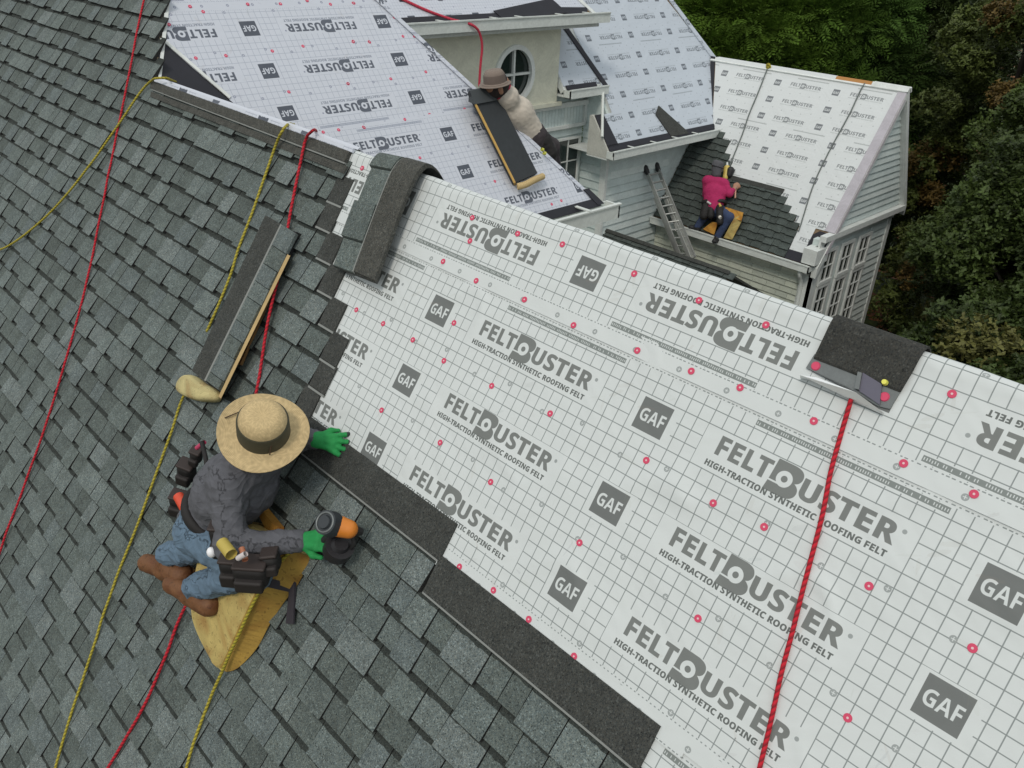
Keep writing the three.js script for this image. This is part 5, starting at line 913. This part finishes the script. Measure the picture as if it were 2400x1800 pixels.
// --- the man in pink
{
  const z = Zm(1500, 250, 0.2411), J = (x, y, h) => FD.at(z(x, y), h);
  const o = thing('person', 'man in a pink shirt and dark cap seated at the far eave', 'person', J(660, 1150, 0.3));
  const pel = J(715, 985, 1.6), M = J(735, 735, 2.0), head = J(748, 600, 2.3), chest = pel.clone().lerp(M, 0.6), r = V3(0.92, 0, -0.2).normalize(), e = (v, s) => v.clone().addScaledVector(r, s);
  const shR = e(M, 0.19), shL = e(M, -0.19), elR = J(870, 850, 1.6), wrR = J(915, 805, 1.1), elL = J(640, 860, 1.2), wrL = J(700, 780, 0.6);
  const knR = J(870, 1075, 2.2), anR = J(755, 1262, 0.9), knL = J(620, 1075, 1.4), anL = J(560, 1165, 0.8), hipR = e(pel, 0.09), hipL = e(pel, -0.09);
  const torso = (g) => [bone(pel, chest, 0.12 + g, 0.135 + g), bone(e(chest, -0.085), e(chest, 0.085), 0.115 + g), bone(e(M, -0.14), e(M, 0.14), 0.078 + g), bone(e(pel.clone().lerp(M, 0.3), -0.07), e(pel.clone().lerp(M, 0.3), 0.07), 0.105 + g)];
  const up = V3(0.02, 0.95, -0.3).normalize(), fwd = V3(0.3, 0, -0.95); fwd.addScaledVector(up, -fwd.dot(up)).normalize();
  part(o, 'body', mcMesh([...torso(-0.02), bone(M, head, 0.055), bone(shR, elR, 0.05, 0.04), bone(elR, wrR, 0.04, 0.03), bone(shL, elL, 0.05, 0.04), bone(elL, wrL, 0.04, 0.03), bone(hipR, knR, 0.08, 0.055), bone(knR, anR, 0.055, 0.04), bone(hipL, knL, 0.08, 0.055), bone(knL, anL, 0.055, 0.04), ...headBones(head, up, fwd), ...handBones(wrR, V3(0.2, 0.5, -0.5), V3(0.6, 0.3, 0.5), 1, 1, 1), ...handBones(wrL, V3(0.2, 0.3, -0.8), V3(0, 1, 0.3), 0.8, -1, 1)], 0.03, 0.011), skinM);
  part(o, 'shirt', mcMesh([...torso(0.025), bone(shR, elR, 0.068, 0.058), bone(elR, wrR.clone().lerp(elR, 0.2), 0.056, 0.044), bone(shL, elL, 0.068, 0.058), bone(elL, wrL, 0.056, 0.044)], 0.04, 0.011, 0.004, 24), std(col(0.50, 0.022, 0.13), 0.9, { map: clothT }));
  part(o, 'jeans', mcMesh([bone(pel, pel.clone().add(V3(0, -0.06, 0)), 0.14), bone(hipR, knR, 0.1, 0.078), bone(knR, anR, 0.072, 0.062), bone(hipL, knL, 0.1, 0.078), bone(knL, anL, 0.072, 0.062)], 0.05, 0.012, 0.006, 18), std(col(0.05, 0.075, 0.16), 0.95, { map: clothT }));
  for (const [a, d] of [[anR, V3(0.02, -0.06, 0.12)], [anL, V3(-0.12, -0.04, 0.04)]]) part(o, 'boot', mcMesh([bone(a, a.clone().add(V3(0, -0.05, 0)), 0.06), bone(a.clone().add(V3(0, -0.05, 0)), a.clone().add(d), 0.052, 0.045)], 0.03, 0.01), blackM);
  const hc = J(748, 584, 2.4), h = hatGeo(hc, up, 0.12, 0.108, 0.11); const hat = part(o, 'cap', [h.brim, h.crown], std(col(0.085, 0.085, 0.095), 0.9)); part(o, 'neck_flap', mcMesh([bone(J(746, 608, 2.45), J(742, 655, 2.35), 0.098, 0.08)], 0.02, 0.012, 0.005, 30), std(col(0.07, 0.07, 0.078), 0.9));
  part(o, 'tool_belt', mcMesh([bone(e(pel.clone().lerp(M, 0.2), -0.11), e(pel.clone().lerp(M, 0.2), 0.11), 0.13)], 0.02, 0.012, 0.004, 40, (p) => Math.abs(p.clone().sub(pel.clone().lerp(M, 0.2)).dot(M.clone().sub(pel).normalize())) - 0.03), leather);
  part(o, 'pouch', mcMesh([bone(J(640, 980, 2.3), J(620, 1060, 2.2), 0.085, 0.08), bone(J(690, 1000, 2.3), J(690, 1060, 2.3), 0.06)], 0.03, 0.012, 0.005, 30), leather); part(o, 'pouch', mcMesh([bone(J(775, 985, 2.6), J(778, 1120, 2.5), 0.07, 0.06)], 0.03, 0.012, 0.005, 30), leather);
  part(o, 'tool_handle', [tube([J(770, 945, 3.1), J(785, 975, 3.1)], 0.022, 8, 8)], std(col(0.5, 0.36, 0.08), 0.6)); part(o, 'tool_handle', [tube([J(655, 925, 2.9), J(690, 950, 2.9)], 0.02, 8, 8)], std(col(0.5, 0.48, 0.48), 0.6)); part(o, 'nail_bag', [tube([J(772, 1068, 3.2), J(782, 1084, 3.2)], 0.03, 8, 8)], std(col(0.6, 0.56, 0.5), 0.6));
  const hm = thing('hammer', 'steel-headed hammer held upright by the man in pink', 'hammer', J(925, 880, 1.0)); part(hm, 'handle', [tube([J(930, 760, 1.1), J(925, 890, 1.0)], 0.016, 8, 8)], std(col(0.5, 0.28, 0.2), 0.6)); part(hm, 'head', [cyl(J(905, 800, 1.2), J(940, 792, 1.1), 0.02, 0.02, 10)], galv);
  const ng = thing('nail_gun', 'yellow and black nail gun beside the dark-capped man', 'nail gun', J(850, 690, 0.4)); part(ng, 'housing', mcMesh([bone(J(845, 600, 0.8), J(828, 690, 0.7), 0.06, 0.05)], 0.02, 0.01), std(col(0.55, 0.42, 0.10), 0.5)); part(ng, 'magazine', mcMesh([bone(J(880, 620, 0.7), J(865, 660, 0.6), 0.07, 0.06)], 0.02, 0.01), blackM); part(ng, 'nose', [cyl(J(845, 600, 0.8), J(848, 545, 0.6), 0.03, 0.018, 10)], std(col(0.55, 0.57, 0.55), 0.5));
  const w = thing('foam_wedge', 'orange and yellow foam wedge under the man in pink', 'foam wedge', J(900, 1290, 0));
  const q = (x, y, h) => J(x, y, h);
  part(w, 'foam_top', solid([q(830, 975, 2.2), q(1005, 1030, 2.2), q(985, 1110, 2.0), q(830, 1060, 2.2)], [q(830, 990, 0.5), q(1005, 1040, 0.5), q(985, 1120, 0.5), q(830, 1070, 0.5)]), foamOr);
  part(w, 'foam_front', solid([q(910, 1085, 2.2), q(1000, 1045, 2.1), q(985, 1120, 1.6), q(895, 1292, 0.5), q(812, 1275, 0.5)], [q(910, 1085, 0.4), q(990, 1060, 0.4), q(970, 1130, 0.4), q(880, 1270, 0.3), q(825, 1255, 0.3)]), foamM);
  part(w, 'foam_corner', solid([q(612, 1190, 0.7), q(700, 1120, 1.2), q(755, 1130, 1.2), q(720, 1245, 0.7)], [q(612, 1200, 0.3), q(700, 1130, 0.3), q(755, 1140, 0.3), q(720, 1250, 0.3)]), foamOr);
}
// ------------------------------------------------------------------ ladder
{
  const o = thing('ladder', 'aluminium extension ladder with black end caps against the pale wall', 'ladder', P(-46, -35, -83));
  const zt = -82.6, FW = wallX(-54.2), top1 = FW.at(dz(1396, 368)), top2 = FW.at(dz(1420, 362)), FZ = wallZ(-81.6), bot1 = FZ.at(dz(1470, 556)), bot2 = FZ.at(dz(1500, 556));
  const sd = top2.clone().sub(top1).normalize(), dir = bot1.clone().sub(top1).normalize(), nn = dir.clone().cross(sd).normalize();
  const rail = (a, b, off) => bar(a.clone().addScaledVector(nn, off), b.clone().addScaledVector(nn, off), 0.03, 0.07, nn);
  const al = std(col(0.42, 0.43, 0.41), 0.4, { metalness: 0.5, map: dirtT });
  part(o, 'rail', rail(top1, bot1, 0), al); part(o, 'rail', rail(top2, bot2, 0), al);
  const m1 = top1.clone().lerp(bot1, 0.3), m2 = top2.clone().lerp(bot2, 0.3); const in1 = m1.clone().addScaledVector(sd, 0.04), in2 = m2.clone().addScaledVector(sd, -0.04);
  part(o, 'rail', rail(in1, bot1.clone().addScaledVector(sd, 0.04), -0.07), al); part(o, 'rail', rail(in2, bot2.clone().addScaledVector(sd, -0.04), -0.07), al);
  for (let i = 0; i < 11; i++) { const f = 0.06 + i * 0.09; part(o, 'rung', cyl(top1.clone().lerp(bot1, f), top2.clone().lerp(bot2, f), 0.018, 0.018, 8), al); }
  for (const t of [top1, top2]) part(o, 'end_cap', mcMesh([bone(t.clone().addScaledVector(dir, -0.05), t.clone().addScaledVector(dir, 0.05), 0.055, 0.045)], 0.01, 0.012), blackM);
}
{ // dark bundle and an orange scrap on the porch roof
  const F = wallZ(-79.5);
  single('tool_bag', 'black bag slumped at the foot of the ladder', 'bag', F.at(dz(1500, 590)), mcMesh([bone(F.at(dz(1488, 576)), F.at(dz(1508, 578)), 0.16, 0.13), bone(F.at(dz(1490, 590)), F.at(dz(1520, 592)), 0.14)], 0.06, 0.02, 0.015, 8), blackM);
}
// ------------------------------------------------------------------ trees
function leafGeo(kind) {
  const T = [], quad = (o, d, n, L, w) => { const s = d.clone().cross(n).normalize(), a = o.clone(), b = o.clone().addScaledVector(d, L * 0.5).addScaledVector(s, w).addScaledVector(n, L * 0.08), c = o.clone().addScaledVector(d, L), e = o.clone().addScaledVector(d, L * 0.5).addScaledVector(s, -w).addScaledVector(n, L * 0.08); T.push(a, b, c, a, c, e); };
  const r = (a, b) => rr(a, b);
  if (kind === 'broad') for (let i = 0; i < 6; i++) { const a = i * 1.05 + r(0, 0.5); quad(V3(r(-0.05, 0.05), r(-0.02, 0.05), r(-0.05, 0.05)), V3(Math.cos(a), r(0.0, 0.7), Math.sin(a)).normalize(), V3(0, 1, 0), r(0.09, 0.15), r(0.028, 0.042)); }
  else for (let i = 0; i < 9; i++) { const a = (i - 4) * 0.3; const o = V3(0, 0, i * 0.045), sgn = i % 2 ? 1 : -1; quad(o, V3(sgn * 0.8, r(-0.1, 0.25), 0.75).normalize(), V3(0, 1, 0), 0.2 - i * 0.012, 0.022); }
  return flat(T, new Array(T.length * 2).fill(0));
}
const leafB = leafGeo('broad'), leafF = leafGeo('feather');
const bark = std(col(0.07, 0.055, 0.042), 0.95, { map: dirtT });
function tree(name, label, x, z, H, Rc, o) {    // x, z in metres
  const t = thing(name, label, 'tree', V3(x, 0, z)); t.userData.group = o.group;
  const seg = [], top = V3(x + rr(-0.3, 0.3), H * 0.82, z + rr(-0.3, 0.3));
  seg.push(cyl(V3(x, 0, z), V3(x, H * 0.35, z), 0.22, 0.17, 9), cyl(V3(x, H * 0.35, z), top, 0.17, 0.04, 8));
  const clumps = [];
  const n = o.n;
  for (let i = 0; i < n; i++) {
    const f = Math.pow(rnd(), 0.8), y = H * (o.y0 + (1.0 - o.y0) * f), a = rnd() * Math.PI * 2, prof = o.cone ? Math.pow(1 - f, 0.75) * 0.95 + 0.08 : Math.sqrt(Math.max(0.02, 1 - Math.pow(2 * f - 0.85, 2) * 0.75));
    const rad = Rc * prof * Math.sqrt(rr(0.45, 1)) ; clumps.push([V3(x + Math.cos(a) * rad, y + rr(-0.2, 0.2), z + Math.sin(a) * rad), rr(o.c0, o.c1)]);
  }
  for (let i = 0; i < Math.min(16, n); i++) { const c = clumps[i * 3 % n][0]; seg.push(cyl(V3(x, Math.max(0.6, c.y * 0.72), z), c, 0.05, 0.012, 5)); }
  part(t, 'trunk', seg, bark);
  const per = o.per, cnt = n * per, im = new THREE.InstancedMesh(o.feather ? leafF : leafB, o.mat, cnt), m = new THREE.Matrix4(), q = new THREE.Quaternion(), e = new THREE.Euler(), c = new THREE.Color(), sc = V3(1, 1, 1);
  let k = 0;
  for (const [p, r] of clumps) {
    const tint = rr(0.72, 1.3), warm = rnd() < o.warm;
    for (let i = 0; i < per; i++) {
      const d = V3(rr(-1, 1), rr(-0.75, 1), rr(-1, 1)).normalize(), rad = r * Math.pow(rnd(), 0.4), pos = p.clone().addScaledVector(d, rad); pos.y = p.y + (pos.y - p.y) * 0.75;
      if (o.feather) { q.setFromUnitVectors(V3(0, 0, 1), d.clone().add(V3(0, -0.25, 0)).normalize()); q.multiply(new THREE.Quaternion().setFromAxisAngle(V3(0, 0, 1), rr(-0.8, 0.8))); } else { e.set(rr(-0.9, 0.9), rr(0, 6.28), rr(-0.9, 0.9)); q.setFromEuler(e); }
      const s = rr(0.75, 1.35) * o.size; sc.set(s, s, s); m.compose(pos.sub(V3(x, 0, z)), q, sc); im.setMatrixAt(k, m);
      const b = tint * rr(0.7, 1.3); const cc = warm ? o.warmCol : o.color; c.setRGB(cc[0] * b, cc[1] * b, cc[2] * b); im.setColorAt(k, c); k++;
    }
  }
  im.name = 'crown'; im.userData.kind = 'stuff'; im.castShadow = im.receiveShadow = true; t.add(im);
}
{
  const holly = new THREE.MeshPhysicalMaterial({ color: 0xffffff, roughness: 0.5, specularIntensity: 0.4, side: THREE.DoubleSide }), fern = new THREE.MeshPhysicalMaterial({ color: 0xffffff, roughness: 0.75, specularIntensity: 0.3, side: THREE.DoubleSide });
  const at = (x, y, d) => { const v = w2(along(dz(x, y), d)); return [v.x, v.z]; };
  const dark = { n: 120, per: 400, y0: 0.05, c0: 0.34, c1: 0.74, color: [0.051, 0.076, 0.017], warm: 0.02, warmCol: [0.085, 0.085, 0.024], mat: holly, size: 0.54, group: 'dark evergreen trees beside the gable' };
  const lite = { n: 110, per: 260, y0: 0.1, c0: 0.4, c1: 0.85, cone: false, color: [0.070, 0.126, 0.015], warm: 0.03, warmCol: [0.16, 0.19, 0.04], mat: fern, feather: true, size: 0.85, group: 'bright green conifers behind the far roof' };
  const DT = (x, z, H, R, label, extra = {}) => tree('evergreen_tree', label, x * U, z * U, H, R, { ...dark, ...extra });
  const LT = (px, py, d, H, R, label, extra = {}) => { const [x, z] = at(px, py, d); tree('conifer_tree', label, x, z, H, R, { ...lite, ...extra }); };
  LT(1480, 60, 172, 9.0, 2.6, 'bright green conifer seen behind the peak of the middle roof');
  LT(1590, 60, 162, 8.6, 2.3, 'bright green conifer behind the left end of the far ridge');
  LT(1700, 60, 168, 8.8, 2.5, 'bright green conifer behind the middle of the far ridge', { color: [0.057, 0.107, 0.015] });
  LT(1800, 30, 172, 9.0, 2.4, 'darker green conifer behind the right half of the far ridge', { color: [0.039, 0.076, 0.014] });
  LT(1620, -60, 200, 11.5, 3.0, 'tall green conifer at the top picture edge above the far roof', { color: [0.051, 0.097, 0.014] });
  LT(1860, -40, 190, 11.0, 3.0, 'tall dark green conifer at the top edge left of the rusty tree', { color: [0.036, 0.057, 0.014] });
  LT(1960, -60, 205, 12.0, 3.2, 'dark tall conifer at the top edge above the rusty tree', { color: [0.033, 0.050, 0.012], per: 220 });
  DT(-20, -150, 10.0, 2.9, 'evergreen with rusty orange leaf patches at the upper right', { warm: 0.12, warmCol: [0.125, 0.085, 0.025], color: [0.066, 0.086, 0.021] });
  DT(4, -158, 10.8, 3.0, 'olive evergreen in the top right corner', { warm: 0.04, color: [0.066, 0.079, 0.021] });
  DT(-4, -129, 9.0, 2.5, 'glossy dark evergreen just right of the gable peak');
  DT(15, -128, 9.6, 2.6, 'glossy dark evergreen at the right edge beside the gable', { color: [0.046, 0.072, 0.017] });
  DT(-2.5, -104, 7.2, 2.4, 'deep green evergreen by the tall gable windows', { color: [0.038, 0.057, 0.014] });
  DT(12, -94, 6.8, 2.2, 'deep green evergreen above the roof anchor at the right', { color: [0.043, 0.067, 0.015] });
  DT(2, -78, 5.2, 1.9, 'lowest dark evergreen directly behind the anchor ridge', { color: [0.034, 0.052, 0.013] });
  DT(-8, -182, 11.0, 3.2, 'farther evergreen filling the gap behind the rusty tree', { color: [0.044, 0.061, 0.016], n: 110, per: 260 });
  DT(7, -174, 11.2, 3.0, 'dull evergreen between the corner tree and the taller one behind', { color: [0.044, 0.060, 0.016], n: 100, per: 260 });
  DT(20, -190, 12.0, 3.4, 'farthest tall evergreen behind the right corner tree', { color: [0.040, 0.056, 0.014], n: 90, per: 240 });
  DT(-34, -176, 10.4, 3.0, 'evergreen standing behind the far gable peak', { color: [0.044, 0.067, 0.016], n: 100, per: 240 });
}
renderer.render(scene, camera);
